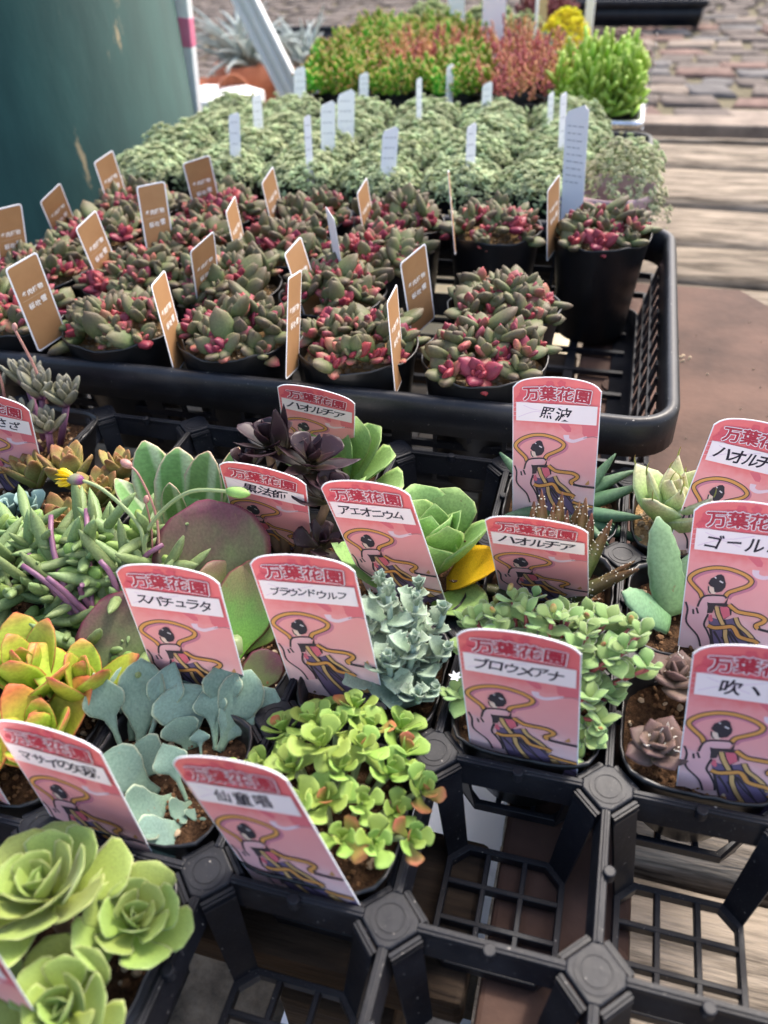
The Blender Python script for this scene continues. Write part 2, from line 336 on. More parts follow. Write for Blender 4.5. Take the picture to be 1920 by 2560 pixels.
class Print:                                # flat print in mm: layers of coloured polygons, each a hair above the last
    def __init__(s, z=.28): s.v = []; s.f = []; s.c = []; s.z = z
    def poly(s, pts, col):
        b = len(s.v); s.z += .015; s.v += [(x/1000, y/1000, s.z/1000) for x, y in pts]; s.f.append(tuple(range(b, b+len(pts)))); s.c.append(lin(col))
    def stroke(s, pts, wd, col, w1=None):
        s.z += .015; P = [Vector(p).to_2d() for p in smooth2(pts)]; n = len(P); b = len(s.v); w1 = wd if w1 is None else w1
        for i, p in enumerate(P):
            t = (P[min(i+1, n-1)]-P[max(i-1, 0)]).normalized(); nn = Vector((-t.y, t.x)); ww = wd+(w1-wd)*i/(n-1)
            for sgn in (1, -1): q = p+nn*ww*.5*sgn; s.v.append((q.x/1000, q.y/1000, s.z/1000))
        for i in range(n-1): s.f.append((b+2*i, b+2*i+1, b+2*i+3, b+2*i+2)); s.c.append(lin(col))
    def text(s, body, cx, cy, size, col, off=0.0, rot=0.0, sx=1.0, shear=0.0, same=False):
        vs, fs = textmesh(body, off)
        if not same: s.z += .015
        b = len(s.v); ca, sa = math.cos(rot), math.sin(rot)
        for x, y, _ in vs:
            x, y = (x*sx+shear*y)*size, y*size; s.v.append(((cx+x*ca-y*sa)/1000, (cy+x*sa+y*ca)/1000, s.z/1000))
        for f in fs: s.f.append(tuple(i+b for i in f)); s.c.append(lin(col))
    def me(s, name, mat):
        me = mesh(name, s.v, s.f, mat, False); a = me.attributes.new('Col', 'FLOAT_COLOR', 'FACE')
        a.data.foreach_set('color', [x for c in s.c for x in c]); return me
def smooth2(p):
    if len(p) < 3: return p
    o = []
    for i in range(len(p)-1):
        a, b, c, d = p[max(i-1, 0)], p[i], p[i+1], p[min(i+2, len(p)-1)]
        for k in range(4):
            t = k/4; o.append(tuple(.5*((2*b[j])+(-a[j]+c[j])*t+(2*a[j]-5*b[j]+4*c[j]-d[j])*t*t+(-a[j]+3*b[j]-3*c[j]+d[j])*t**3) for j in (0, 1)))
    return o+[p[-1]]
def archpoly(hw, y0, y1, rise, r=3.6, n=24):
    pts = [(-hw, y0), (hw, y0), (hw, y1-r)]
    for i in range(n+1):
        u = 1-2*i/n; x = hw*u; pts.append((x, y1+rise*(1-u*u)-r*abs(u)**9))
    return pts+[(-hw, y1-r)]
def pinkpaper():
    m, n, b, new, L = newmat('pink_label_print'); tc = new('ShaderNodeTexCoord'); sx = new('ShaderNodeSeparateXYZ'); L(tc.outputs['Object'], sx.inputs[0])
    mr = new('ShaderNodeMapRange'); mr.inputs['From Min'].default_value = -.012; mr.inputs['From Max'].default_value = .1; L(sx.outputs[1], mr.inputs[0])
    nz = new('ShaderNodeTexNoise'); nz.inputs['Scale'].default_value = 140; nz.inputs['Detail'].default_value = 7; L(tc.outputs['Object'], nz.inputs['Vector'])
    ma = new('ShaderNodeMath'); ma.operation = 'MULTIPLY_ADD'; L(nz.outputs['Fac'], ma.inputs[0]); ma.inputs[1].default_value = .14; L(mr.outputs[0], ma.inputs[2])
    rp = new('ShaderNodeValToRGB'); L(ma.outputs[0], rp.inputs[0]); e = rp.color_ramp.elements
    e[0].position = .1; e[0].color = lin((246, 220, 216)); e[1].position = 1.0; e[1].color = lin((238, 114, 114))
    for p, c in ((.3, (244, 206, 204)), (.5, (242, 170, 168)), (.72, (241, 156, 155)), (.8, (238, 124, 124))):
        x = e.new(p); x.color = lin(c)
    L(rp.outputs[0], b.inputs['Base Color']); b.inputs['Roughness'].default_value = .42; b.inputs['Specular IOR Level'].default_value = .4
    return m
M['pink'] = pinkpaper(); M['print'] = attrmat('label_inks')
INK = (72, 64, 66); OR = (222, 158, 88); PALE = (214, 174, 116)
A = dict(
halo=[(-17.4,34.4),(-18.7,38.1),(-22.5,42.4),(-24.9,45.9),(-24.0,49.2),(-20.2,52.9),(-14.5,55.7),(-8.9,56.6),(-3.7,56.0),(1.6,54.2),(5.1,51.7),(5.9,49.6),(4.2,46.6),(-0.5,43.3),(-4.3,40.7),(-5.8,37.6)],
hair=[(-14.7,47.1),(-14.1,48.9),(-12.3,50.2),(-11.2,51.7),(-9.4,52.4),(-7.9,51.4),(-7.2,48.9),(-6.4,46.7),(-6.5,43.9),(-8.0,40.9),(-10.3,39.8),(-11.6,39.9),(-12.2,42.8),(-14.1,43.7),(-15.3,45.3)],
face=[(-15.0,43.6),(-14.8,38.5),(-11.0,38.5),(-10.8,40.6),(-12.2,42.8)],
robe=[(-16.6,35.9),(-13.4,37.1),(-7.3,38.1),(-5.6,36.5),(-6.1,33.8),(-8.4,32.7),(-13.2,31.9),(-13.2,28.1),(-13.2,23.9),(-14.7,16.5),(-12.6,11.9),(-10.3,6.1),(-9.6,1.2),(-15.0,-0.2),(-17.4,7.5),(-23.9,15.9),(-24.3,24.4),(-26.2,28.4),(-23.8,28.6),(-19.7,27.3),(-17.8,32.3)],
obi=[(-14.6,32.3),(-13.2,31.9),(-5.9,33.0),(-4.1,37.8),(-4.6,33.1),(-2.0,31.7),(-1.4,25.9),(-4.7,21.9),(-6.3,30.6),(-10.1,30.8),(-11.2,25.3),(-13.9,24.4),(-13.9,28.6)],
red1=[(-7.7,30.1),(-3.3,31.2),(-2.0,25.2),(-5.0,22.2),(-6.5,25.3)], red2=[(-12.6,23.4),(-11.4,24.1),(-10.3,20.0),(-11.2,18.7),(-13.0,20.3)],
skirt=[(-13.1,22.1),(-7.4,21.0),(-3.0,22.1),(-0.2,23.7),(6.7,16.2),(11.2,11.5),(14.1,7.1),(12.6,3.3),(20.7,-4.6),(26.5,-0.7),(26.4,-14),(-4.3,-14),(-7.4,-5.3),(-8.7,3.2),(-11.6,12.6)],
f=[[(-4.8,21.3),(1.0,7.6),(13.3,-7.0)],[(-1.2,14.0),(4.7,5.1),(11.0,-6.2)],[(-9.1,12.3),(-5.3,5.5),(-3.6,0.8)],[(-11.0,13.3),(-8.7,3.2),(-6.5,-5.2),(-2.9,-13.4)],[(-4.6,9.3),(1.4,-1.5),(5.3,-10.2)],[(2.7,16.9),(8.6,8.7),(12.2,3.2)],[(15,-6),(20,-10),(26,-13)],[(12.6,3.3),(20.7,-4.6),(26.4,-9)]],
s1=[(-3.4,32.7),(-0.6,30.1),(2.0,28.6),(7.2,28.3),(12.0,28.0),(15.3,26.1),(14.5,23.7),(11.6,21.0),(12.8,18.8)], s1b=[(12.8,18.8),(19.1,17.9),(26.6,17.7)],
s2=[(-9.5,30.2),(-7.9,24.5),(-5.3,18.9),(-3.5,14.9),(-2.8,9.5),(-0.1,2.0),(4.7,-6.6)], s3=[(-12.6,16.1),(-9.4,15.0),(-4.9,16.2),(-0.5,17.7),(1.6,15.6),(3.8,11.7),(7.7,10.4),(12.1,9.8),(13.9,8.3)],
s4=[(0.8,24.4),(3.1,19.3),(7.0,15.7),(10.8,11.4),(13.1,6.4)], s5=[(13.1,3.9),(18.6,2.3),(26.5,1.2)], s6=[(13.5,1.0),(16.8,-5.9),(21.1,-4.6),(16.4,1.4)],
cloud=[(15.9,67.2),(26.4,67.4),(26.4,58.5),(23.1,57.9),(18.6,56.7),(16.9,59.8),(16.8,64.1)], wave=[(7.1,57.9),(7.7,54.7),(11.4,53.4),(16.1,55.4),(19.9,57.4)],
hook=[(2.2,65.8),(7.9,66.2),(10.0,63.1),(9.9,60.4),(7.5,60.2),(5.5,62.2)], line=[(17.8,56.4),(23.1,57.9),(26.4,57.4)], bird=[(19.8,19.7),(22.2,23.5),(22.8,20.1),(21.3,19.0)],
arm=[[(-25.6,30.2),(-24.1,25.0),(-23.9,15.9),(-17.4,7.5),(-15.0,-0.2)],[(-21.3,25.9),(-20.8,22.4)],[(-19.7,27.3),(-18.4,23.3)],[(-13.2,23.9),(-14.7,16.5),(-12.6,11.9),(-10.3,6.1),(-9.6,1.2)],[(-19.2,28.0),(-16.6,35.9),(-7.3,38.1),(-5.1,36.5)]])
def picture():
    p = Print()
    p.poly(A['cloud'], (226, 116, 124)); p.poly(A['hook'], (226, 112, 124)); p.stroke(A['wave'], 3.6, (236, 206, 214), 1.5); p.stroke(A['line'], .5, (160, 112, 122))
    p.poly([(x+.5, y-.3) for x, y in A['bird']], (206, 150, 96))
    p.stroke([(x+.9, y-.9) for x, y in A['halo']], 4.0, (206, 128, 146))
    p.stroke(A['halo'], 3.1, INK); p.stroke(A['halo'], 1.9, OR)
    p.poly(A['skirt'], (116, 100, 128))
    for f in A['f']: p.stroke(f, 1.5, INK, .6)
    p.poly(A['robe'], (233, 180, 182))
    for a in A['arm']: p.stroke(a, 1.1, INK)
    p.poly(A['face'], (240, 210, 190)); p.poly(A['hair'], (62, 56, 62)); p.stroke([(-9.7, 47.9), (-8.6, 47.2), (-7.9, 47.0)], .8, (236, 226, 226)); p.stroke([(-12.4, 50.1), (-11.6, 49.4)], .7, (236, 226, 226))
    p.stroke([(-14.9, 43.4), (-14.6, 40.5), (-13.4, 38.6)], .7, INK)
    p.poly(A['obi'], INK); p.poly(A['red1'], (222, 112, 126)); p.poly(A['red2'], (222, 112, 126))
    for k, wd, c in (('s4', 1.9, PALE), ('s2', 2.0, PALE), ('s3', 2.3, OR), ('s1', 2.1, OR), ('s5', 1.8, OR)):
        p.stroke(A[k], wd+1.2, INK); p.stroke(A[k], wd, c)
    p.stroke(A['s1b'], 1.7, INK); p.poly([(12.9, 1.2), (16.6, -6.7), (21.9, -5.2), (16.6, 2.0)], INK); p.poly(A['s6'], PALE)
    return p.me('picture', M['print'])
def heading():
    p = Print()
    for cx, cy, r in ((-19, 88, 4.2), (-9, 91.5, 3.2), (-4, 95, 2.8), (3, 96, 2.6), (6, 90, 4), (-14, 84, 4), (-2, 85, 4.5), (-22, 83, 3.2)):
        for k in range(5):
            a = k*2*PI/5+cx; q = [(cx+math.cos(a)*r*.55+math.cos(b*PI/4)*r*.5, cy+math.sin(a)*r*.55+math.sin(b*PI/4)*r*.5) for b in range(8)]
            p.poly([(max(-26, min(26, x)), y) for x, y in q], (226, 96, 106))
    for k in range(4): p.stroke([(-26.2, 80-k*3.2), (-20, 81.5-k*3.4), (-14, 80.5-k*3.2)], .35, (240, 190, 200))
    first = True
    for ds, col, off in ([((.85, -.85),), (160, 84, 98), .0], [[(.8*math.cos(k*PI/4), .8*math.sin(k*PI/4)) for k in range(8)], (248, 240, 241), .0], [((-.36, 0), (.36, 0), (0, .36), (0, -.36), (.24, .24), (-.24, -.24)), (182, 54, 70), .0]):
        for d in ds:
            for i, ch in enumerate('万葉花園'):
                x = -15.4+i*10.5; y = 88.9-(x/16)**2*1.2
                p.text(ch, x+d[0], y+d[1], 10.6, col, off, -.006*x, same=i > 0)
        p.z += .01
    p.poly([(-24.6, 67.2), (25.2, 67.2), (25.2, 81.2), (-24.6, 81.2)], (246, 228, 226))
    p.stroke([(-23, 70), (-12, 75), (-2, 72)], .4, (226, 196, 212)); p.stroke([(-20, 79), (-10, 76), (4, 80)], .4, (226, 196, 212))
    return p.me('heading', M['print'])
PIC = picture(); HEAD = heading()
PBODY = {}
def pinkbody(h):
    k = round(h, 3)
    if k in PBODY: return PBODY[k]
    hw = 27; b = MB(); b.prism([(x/1000, y/1000) for x, y in archpoly(hw, -22, 95.5, 4.6)], -.00022, .00022)
    f = MB(); pts = [(x/1000, y/1000) for x, y in archpoly(hw-.55, -21.5, 95.0, 4.5)]; f.add([(x, y, .00025) for x, y in pts], [tuple(range(len(pts)))])
    PBODY[k] = (b.me('label_card', M['tagwhite']), f.me('printed_face', M['pink'])); return PBODY[k]
def posemat(x, y, z, yaw, tilt, roll):
    r0 = Vector((math.cos(yaw), math.sin(yaw), 0)); b = Vector((-math.sin(yaw), math.cos(yaw), 0)); u0 = Vector((0, 0, math.cos(tilt)))+b*math.sin(tilt)
    r = r0*math.cos(roll)+u0*math.sin(roll); u = u0*math.cos(roll)-r0*math.sin(roll); n = r.cross(u)
    return Matrix(((r.x, u.x, n.x, x), (r.y, u.y, n.y, y), (r.z, u.z, n.z, z), (0, 0, 0, 1)))
def pinklabel(q, words, label):
    x, y, z, yaw, tilt, roll, h = q
    t = thing('plant_label', label, 'plant label', (0, 0, 0), 0, 'pink printed plant labels')
    t.matrix_world = posemat(x, y, z, yaw, tilt, roll) @ Matrix.Translation((0, h-.0952, 0))
    b, f = pinkbody(0); link('label_card', b, t); link('printed_face', f, t); SQZ = Matrix.Translation((0, .095, 0)) @ Matrix.Diagonal((1, .925, 1, 1)) @ Matrix.Translation((0, -.095, 0)); link('picture', PIC, t, SQZ); link('heading', HEAD, t, SQZ)
    if words:
        p = Print(1.25); rr = random.Random(words); n = len(words); step = min(9.8, 40/n); size = min(10.2, step*1.36)
        for i, ch in enumerate(words):
            p.text(ch, (i-(n-1)/2)*step+rr.uniform(-.4, .4), 74.2+rr.uniform(-.5, .5), size*rr.uniform(.88, 1.08), (38, 26, 42), .02, rr.uniform(-.12, .12), rr.uniform(.85, 1.0), .16, same=i > 0)
        link('handwriting', p.me('handwriting', M['print']), t, SQZ)
    return t
# ------------------------------------------------------------------ the setting
FLOOR = -.30
def struct(o): o['kind'] = 'structure'; return o
M['mulch'] = pmat('bark_and_gravel_ground', (62, 55, 47), (132, 116, 98), 34, .95, 1.0, 120, .1, detail=8)
M['joint'] = pmat('mossy_joint_sand', (74, 70, 56), (116, 108, 88), 9, .95, .6, 90, .1)
g = MB(); g.box(-60, 60, -60, 90, FLOOR-.5, FLOOR-.06); struct(link('ground', g.me('ground', M['mulch'])))
# timber floor of wide planks
deck = bpy.data.objects.new('timber_floor', None); COL.objects.link(deck); struct(deck); deck.location = (0, 0, FLOOR)
edges = [2.492, 2.447, 2.19, 1.89, 1.64, 1.437, 1.2, .965, .73, .487, .222, -.01, -.24, -.47]
for a, b in zip(edges[1:], edges):
    g0 = .010; nn = 26; vs = []; fs = []
    x0, x1 = (-.9 if a > .5 else .2), 2.4
    y0, y1 = a+g0, b-g0; zt = rnd.uniform(-.006, .002); K = 6
    for i in range(nn+1):                      # worn top, ragged edges
        x = x0+(x1-x0)*i/nn
        for k in range(K+1):
            y = y0+(y1-y0)*k/K; ed = 1 if k in (0, K) else 0
            vs.append((x, y+(noise.noise(Vector((x*6, b*9, k)))*.008 if ed else 0), zt+.004*noise.noise(Vector((x*3, y*20, 2)))-(.007 if ed else 0)))
    for i in range(nn+1):
        x = x0+(x1-x0)*i/nn; vs += [(x, y0, -.06), (x, y1, -.06)]
    o0 = (nn+1)*(K+1)
    for i in range(nn):
        for k in range(K): q = i*(K+1)+k; fs.append((q, q+K+1, q+K+2, q+1))
        fs += [(i*(K+1), o0+2*i, o0+2*i+2, (i+1)*(K+1)), (i*(K+1)+K, (i+1)*(K+1)+K, o0+2*i+3, o0+2*i+1)]
    link('plank', mesh('plank', vs, fs, M['wood_grey'], True), deck)
# stone setts behind the timber
pave = bpy.data.objects.new('stone_paving', None); COL.objects.link(pave); struct(pave); pave.location = (0, 0, FLOOR)
jb = MB(); jb.box(-12, 12, 2.66, 40, -.05, -.012); link('joint_bed', jb.me('joint_bed', M['joint']), pave)
SETT = [pmat('sett_'+k, a, b, 14, .88, .5, 70, .2, rand=.12) for k, a, b in (('grey', (72, 65, 60), (108, 97, 90)), ('rose', (86, 68, 61), (118, 95, 86)), ('blue', (76, 73, 72), (106, 102, 100)), ('pale', (104, 93, 84), (138, 125, 112)))]
def settmesh(poly, h, mat):
    n = len(poly); c = (sum(p[0] for p in poly)/n, sum(p[1] for p in poly)/n)
    f = lambda s: [(c[0]+(x-c[0])*s, c[1]+(y-c[1])*s) for x, y in poly]
    vs = [(x, y, -.04) for x, y in poly]+[(x, y, h-.012) for x, y in poly]+[(x, y, h-.002) for x, y in f(.93)]+[(x, y, h+rnd.uniform(-.002, .003)) for x, y in f(.75)]
    fs = [tuple(range(3*n, 4*n))]+[(k*n+i, k*n+(i+1) % n, (k+1)*n+(i+1) % n, (k+1)*n+i) for k in range(3) for i in range(n)]
    return mesh('sett', vs, fs, mat, True)
def settgrid(x0, x1, y0, y1):
    out = []; y = y0; rws = []
    while y < y1:
        d = rnd.uniform(.11, .17); x = x0+rnd.uniform(-.1, .1); row = []
        while x < x1:
            wd = rnd.uniform(.11, .23); g_ = .012; sk = rnd.uniform(-.04, .04); j = lambda: rnd.uniform(-.012, .012)
            P = [(x+g_+j(), y+g_+j()), (x+wd*.5, y+g_+j()*1.5), (x+wd-g_+j(), y+g_+j()), (x+wd-g_+sk+j(), y+d-g_+j()), (x+wd*.5+sk, y+d-g_+j()*1.5), (x+g_+sk+j(), y+d-g_+j())]
            row.append(P); x += wd+sk*0
        out += row; y += d
    return out
near = settgrid(-.9, 1.5, 2.7, 5.3)
near.sort(key=lambda p: p[0][1])
for k, P in enumerate(near):
    if k < 200: link('sett', settmesh(P, rnd.uniform(-.004, .006), SETT[rnd.choices(range(4), (5, 3, 2, 2))[0]]), pave)
mb = MB()
for P in near[200:]+settgrid(-4.5, -.95, 2.7, 6)+settgrid(1.55, 3.5, 2.7, 6)+settgrid(-4.5, 3.5, 6.1, 9):
    n = len(P); c = (sum(p[0] for p in P)/n, sum(p[1] for p in P)/n); q = [(c[0]+(x-c[0])*.9, c[1]+(y-c[1])*.9) for x, y in P]
    mb.add([(x, y, -.03) for x, y in P]+[(x, y, rnd.uniform(-.002, .004)) for x, y in q], [tuple(range(n, 2*n))]+[(i, (i+1) % n, n+(i+1) % n, n+i) for i in range(n)])
stuff(link('far_setts', mb.me('far_setts', SETT[0]), pave))
x = -4.0
while x < 4:                                 # long kerb stones along the timber
    L_ = rnd.uniform(.7, 1.1); kb = MB(); kb.box(x, x+L_-.008, 2.555, 2.668, -.1, .012+rnd.uniform(-.003, .003)); link('kerb_stone', bevelled(kb.me('kerb_stone', SETT[3]), .006), pave); x += L_

# ------------------------------------------------------------------ bench frame under the trays
bench = thing('timber_bench', 'low bench of dark rough timber beams under the black trays', 'bench', (0, 0, FLOOR))
def beam(x0, x1, y0, y1, z0, z1, parent, name, mat, bev=.004, cuts=14):
    vs = []; fs = []; lx = (x1-x0) > (y1-y0); n = cuts
    for i in range(n+1):
        f = i/n
        for (s, t) in ((0, 0), (1, 0), (1, 1), (0, 1)):
            if lx: p = Vector((x0+(x1-x0)*f, y0+(y1-y0)*s, z0+(z1-z0)*t))
            else: p = Vector((x0+(x1-x0)*s, y0+(y1-y0)*f, z0+(z1-z0)*t))
            vs.append(tuple(p+Vector((0, 0, 1))*noise.noise(p*23)*.0025+Vector((0 if lx else 1, 1 if lx else 0, 0))*noise.noise(p*31+Vector((5, 5, 5)))*.003))
    for i in range(n): fs += [(i*4+k, i*4+(k+1) % 4, i*4+4+(k+1) % 4, i*4+4+k) for k in range(4)]
    fs += [(3, 2, 1, 0), (n*4, n*4+1, n*4+2, n*4+3)]
    return link(name, bevelled(mesh(name, vs, fs, mat, True), bev), parent)
BT = -.0665-FLOOR
for y0, y1 in ((-.003, .08), (.22, .29), (.60, .645), (.93, 1.0), (1.28, 1.36), (1.62, 1.70), (1.95, 2.05)):
    beam(-.62, .203, y0, y1, BT-.03, BT, bench, 'beam', M['wood_dark'])
for y in (.02, .62, 1.32, 1.99):
    for x in (-.55, .14): beam(x-.03, x+.03, y-.03, y+.03, 0.0, BT-.032, bench, 'leg', M['wood_dark'], cuts=2)
pl = thing('steel_plate', 'rusty brown steel plate with clipped corners beside the black basket', 'steel plate', (0, 0, -.0755))
link('plate', bevelled(MB().prism([(.206, .30), (.43, .30), (.43, .77), (.405, .808), (.378, .846), (.225, .846), (.206, .83)], 0, .008).me('plate', M['rust']), .002), pl)
for x, y in ((.245, .585),):
    link('bolt_head', bevelled(MB().prism([(x+.014*math.cos(k*PI/10), y+.014*math.sin(k*PI/10)) for k in range(20)], .008, .0105).me('bolt_head', M['rust']), .0008), pl)
for x in (.24, .4):
    link('leg', MB().box(x-.02, x+.02, .5, .54, FLOOR+.0755, 0).me('leg', M['rust']), pl)
sb = thing('steel_beam', 'brown rusty steel beam with round bolt head under the empty cells', 'steel beam', (0, 0, -.0755))
link('beam', bevelled(MB().box(.209, .277, -.5, .298, -.03, .008).me('beam', M['rust']), .003), sb)
link('bolt_head', bevelled(MB().prism([(.262+.017*math.cos(k*PI/12), .028+.017*math.sin(k*PI/12)) for k in range(24)], .008, .011).me('bolt_head', M['rust']), .0008), sb)
for y in (-.4, .2): link('leg', MB().box(.223, .263, y, y+.04, FLOOR+.0755, -.03).me('leg', M['rust']), sb)
cr = MB()
for k in range(34):
    x, y, r = (.312+rnd.uniform(-.008, .008), .655+rnd.uniform(-.008, .008), rnd.uniform(.001, .0022)) if k < 8 else (rnd.uniform(.3, .42), rnd.uniform(.35, .76), rnd.uniform(.0005, .0013)); cr.hexa([(x-r, y-r, .008), (x+r, y-r*.5, .008), (x+r, y+r, .008), (x-r*.6, y+r, .008), (x-r*.5, y-r*.6, .0095), (x+r*.5, y-r*.4, .0098), (x+r*.5, y+r*.6, .0095), (x-r*.4, y+r*.6, .0092)])
tag(stuff(link('grit_crumbs', cr.me('grit_crumbs', M['grit']), None, Matrix.Translation((0, 0, -.0755)))), 'few pale crumbs of grit lying on the steel plate', 'crumbs')
# printed paper and white card lying under the bench
pp = thing('newspaper', 'printed white paper lying on the ground under the front tray', 'paper', (0, 0, FLOOR-.055))
sh = MB(); sh.box(.055, .26, -.12, .09, 0, .002); link('sheet', sh.me('sheet', M['tagwhite']), pp)
pr = Print(2.3)
pr.poly([(78, -120), (92, -120), (92, 88), (78, 88)], (48, 44, 46)); pr.poly([(100, -120), (108, -120), (108, 88), (100, 88)], (60, 52, 50))
for k, (tx, x, y, s_) in enumerate((('200', 132, 62, 26), ('er', 86, 30, 22), ('20', 175, 40, 24))): pr.text(tx, x, y, s_, (170, 172, 182) if k == 0 else (222, 222, 224), 0, 1.2)
link('print', pr.me('print', M['print']), pp)
wc = thing('white_card', 'blank white card lying under the bench behind the dark beam', 'card', (0, 0, FLOOR-.055)); link('sheet', MB().box(.06, .2, .135, .33, 0, .003).me('sheet', M['tagwhite']), wc)
M['card'] = pmat('sunlit_floor_sheet', (226, 206, 166), (240, 224, 190), 20, .8)  # cream colour paints sunlight on the planks below the basket
wc2 = tag(link('sunlit_floor_sheet', bevelled(MB().box(-.25, .185, 1.0, 1.42, FLOOR+.008, FLOOR+.012).me('sunlit_floor_sheet', M['card']), .001)), 'cream sheet standing in for sunlit floor under the wire bottom of the basket', 'card')

# ------------------------------------------------------------------ cell tray
tray = thing('cell_tray', 'black plastic cell tray with open grid bottoms holding small square pots', 'tray', (0, 0, -.0655))
TZ = .0655
U0, U1, V0, V1 = -4, 4, -2, 4
bossme = None
def boss():
    r = .0120; k = .0026
    poly = [(r, -k), (r, k), (k, r), (-k, r), (-r, k), (-r, -k), (-k, -r), (k, -r)]
    b = MB(); b.prism(poly, -.0045, .0)
    bb = bevelled(b.me('boss', M['plastic']), .0009)
    return bb
def bossdisc():
    N = 32; vs = []; fs = []
    for r, z in ((.0, .0003), (.0058, .0003), (.006, -.0003), (.0064, -.0003), (.0066, .0003), (.0087, .0003), (.009, -.001)):
        vs += [(r*math.cos(k*2*PI/N), r*math.sin(k*2*PI/N), z) for k in range(N)]
    for i in range(6): fs += [(i*N+k, i*N+(k+1) % N, (i+1)*N+(k+1) % N, (i+1)*N+k) for k in range(N)]
    return mesh('boss_disc', vs, fs, M['plastic'], False)
BO, BD = boss(), bossdisc()
RL = S-.0235
railb = MB(); railb.box(-RL/2, RL/2, -.0021, .0021, -.004, -.0003); railb.box(-RL/2, RL/2, -.0008, .0008, -.0005, .0004)
RAIL = bevelled(railb.me('rail', M['plastic']), .0005)
PIN = bevelled(MB().prism([(.0028*math.cos(k*PI/8), .0028*math.sin(k*PI/8)) for k in range(16)], -.004, .0022).me('pin', M['plastic']), .0006)
for i in range(U0, U1+1):
    for j in range(V0, V1+1):
        bo = link('boss', BO, tray, Matrix.Translation((i*S, j*S, TZ))); link('disc', BD, bo)
        if i < U1:
            rl = link('rail', RAIL, tray, Matrix.Translation(((i+.5)*S, j*S, TZ))); link('pin', PIN, rl, Matrix.Translation((0, -.0028, 0)))
        if j < V1:
            rl = link('rail', RAIL, tray, Matrix.Translation((i*S, (j+.5)*S, TZ)) @ Matrix.Rotation(PI/2, 4, 'Z')); link('pin', PIN, rl, Matrix.Translation((0, -.0028, 0)))
h = S/2
webb = MB(); a = h-.0115; b_ = h-.0004; c_ = b_-.0022        # side walls of a cell leaning inwards
webb.hexa([(-a, -c_+.0014, -.0165), (a, -c_+.0014, -.0165), (a, -c_, -.0165), (-a, -c_, -.0165), (-a, -b_+.0014, -.002), (a, -b_+.0014, -.002), (a, -b_, -.002), (-a, -b_, -.002)])
WEB = webb.me('wall', M['plastic'])
fl = .0305; ch = .0085; q0 = Vector((h-.0132, h-.0024, 0)); q1 = Vector((h-.0024, h-.0132, 0))
f0 = Vector((fl-ch, fl, 0)); f1 = Vector((fl, fl-ch, 0)); nv = Vector((-1, -1, 0)).normalized()*.0016
stb = MB(); stb.hexa([f0+Vector((0, 0, -.0625)), f1+Vector((0, 0, -.0625)), f1+nv+Vector((0, 0, -.0625)), f0+nv+Vector((0, 0, -.0625)), q0+Vector((0, 0, -.002)), q1+Vector((0, 0, -.002)), q1+nv+Vector((0, 0, -.002)), q0+nv+Vector((0, 0, -.002))])
STRUT = stb.me('strut', M['plastic'])
rbb = MB()
for z in (-.004, -.0068):
    k_ = (z+.002)/-.0605; A0 = q0.lerp(f0, k_)+nv; A1 = q1.lerp(f1, k_)+nv; zz = Vector((0, 0, z)); up_ = Vector((0, 0, .0013))
    rbb.hexa([A0+zz, A1+zz, A1+nv*.55+zz, A0+nv*.55+zz, A0+zz+up_, A1+zz+up_, A1+nv*.55+zz+up_, A0+nv*.55+zz+up_])
RIB = rbb.me('rib', M['plastic'])
flb = MB(); oc = [(fl-ch, fl), (fl, fl-ch), (fl, -fl+ch), (fl-ch, -fl), (-fl+ch, -fl), (-fl, -fl+ch), (-fl, fl-ch), (-fl+ch, fl)]
for k in range(8):
    (ax, ay), (bx, by) = oc[k], oc[(k+1) % 8]; s_ = .895
    flb.hexa([(ax*s_, ay*s_, -.0655), (bx*s_, by*s_, -.0655), (bx, by, -.0655), (ax, ay, -.0655), (ax*s_, ay*s_, -.059), (bx*s_, by*s_, -.059), (bx, by, -.059), (ax, ay, -.059)])
for y in (-.0095, .0095):
    flb.box(-fl*.92, fl*.92, y-.0014, y+.0014, -.0653, -.0592)
    flb.box(y-.0014, y+.0014, -fl*.92, fl*.92, -.0651, -.0594)
FLOORG = bevelled(flb.me('grid_bottom', M['plastic']), .0004, 1)
for i in range(U0, U1):
    for j in range(V0, V1):
        c = Matrix.Translation(((i+.5)*S, (j+.5)*S, TZ)); link('grid_bottom', FLOORG, tray, c)
        for k in range(4):
            ro = Matrix.Rotation(k*PI/2, 4, 'Z'); link('wall', WEB, tray, c @ ro); st = link('strut', STRUT, tray, c @ ro); link('rib', RIB, st)
# ------------------------------------------------------------------ plants in the cell tray
LM = {}
LM['aeo'] = leafmat('lime_aeonium_leaf', (164, 184, 70), (152, 172, 82), (136, 156, 84), (186, 194, 136), .92, .5, .2, .08, .2, 40, bloom=.15)
LM['aeo_s'] = leafmat('small_lime_aeonium_leaf', (150, 178, 80), (142, 170, 80), (138, 164, 80), (166, 190, 110), .93, .45, .14, .12)
LM['aeo_sr'] = leafmat('red_tipped_aeonium_leaf', (140, 162, 76), (152, 146, 76), (176, 104, 74), (168, 112, 80), .9, .42, .22, .12)
LM['glau'] = leafmat('glaucous_spear_leaf', (120, 146, 120), (110, 136, 124), (116, 144, 128), (184, 198, 168), .9, .55, .12, .12, .3, 30, hue=.02, bloom=.2)
LM['camp'] = leafmat('lime_and_red_crassula_leaf', (130, 160, 44), (164, 178, 66), (184, 130, 72), (182, 90, 66), .93, .4, .18, .1, .3, 25, t1=.78)
LM['camp_r'] = leafmat('reddish_crassula_leaf', (140, 166, 40), (166, 160, 62), (178, 96, 60), (182, 84, 58), .86, .38, .22, .1, .5, 25, t1=.6)
LM['paddle'] = leafmat('purple_paddle_leaf', (92, 122, 62), (92, 100, 66), (94, 54, 64), (104, 46, 62), .86, .4, .14, .12, .7, 50, t1=.55)
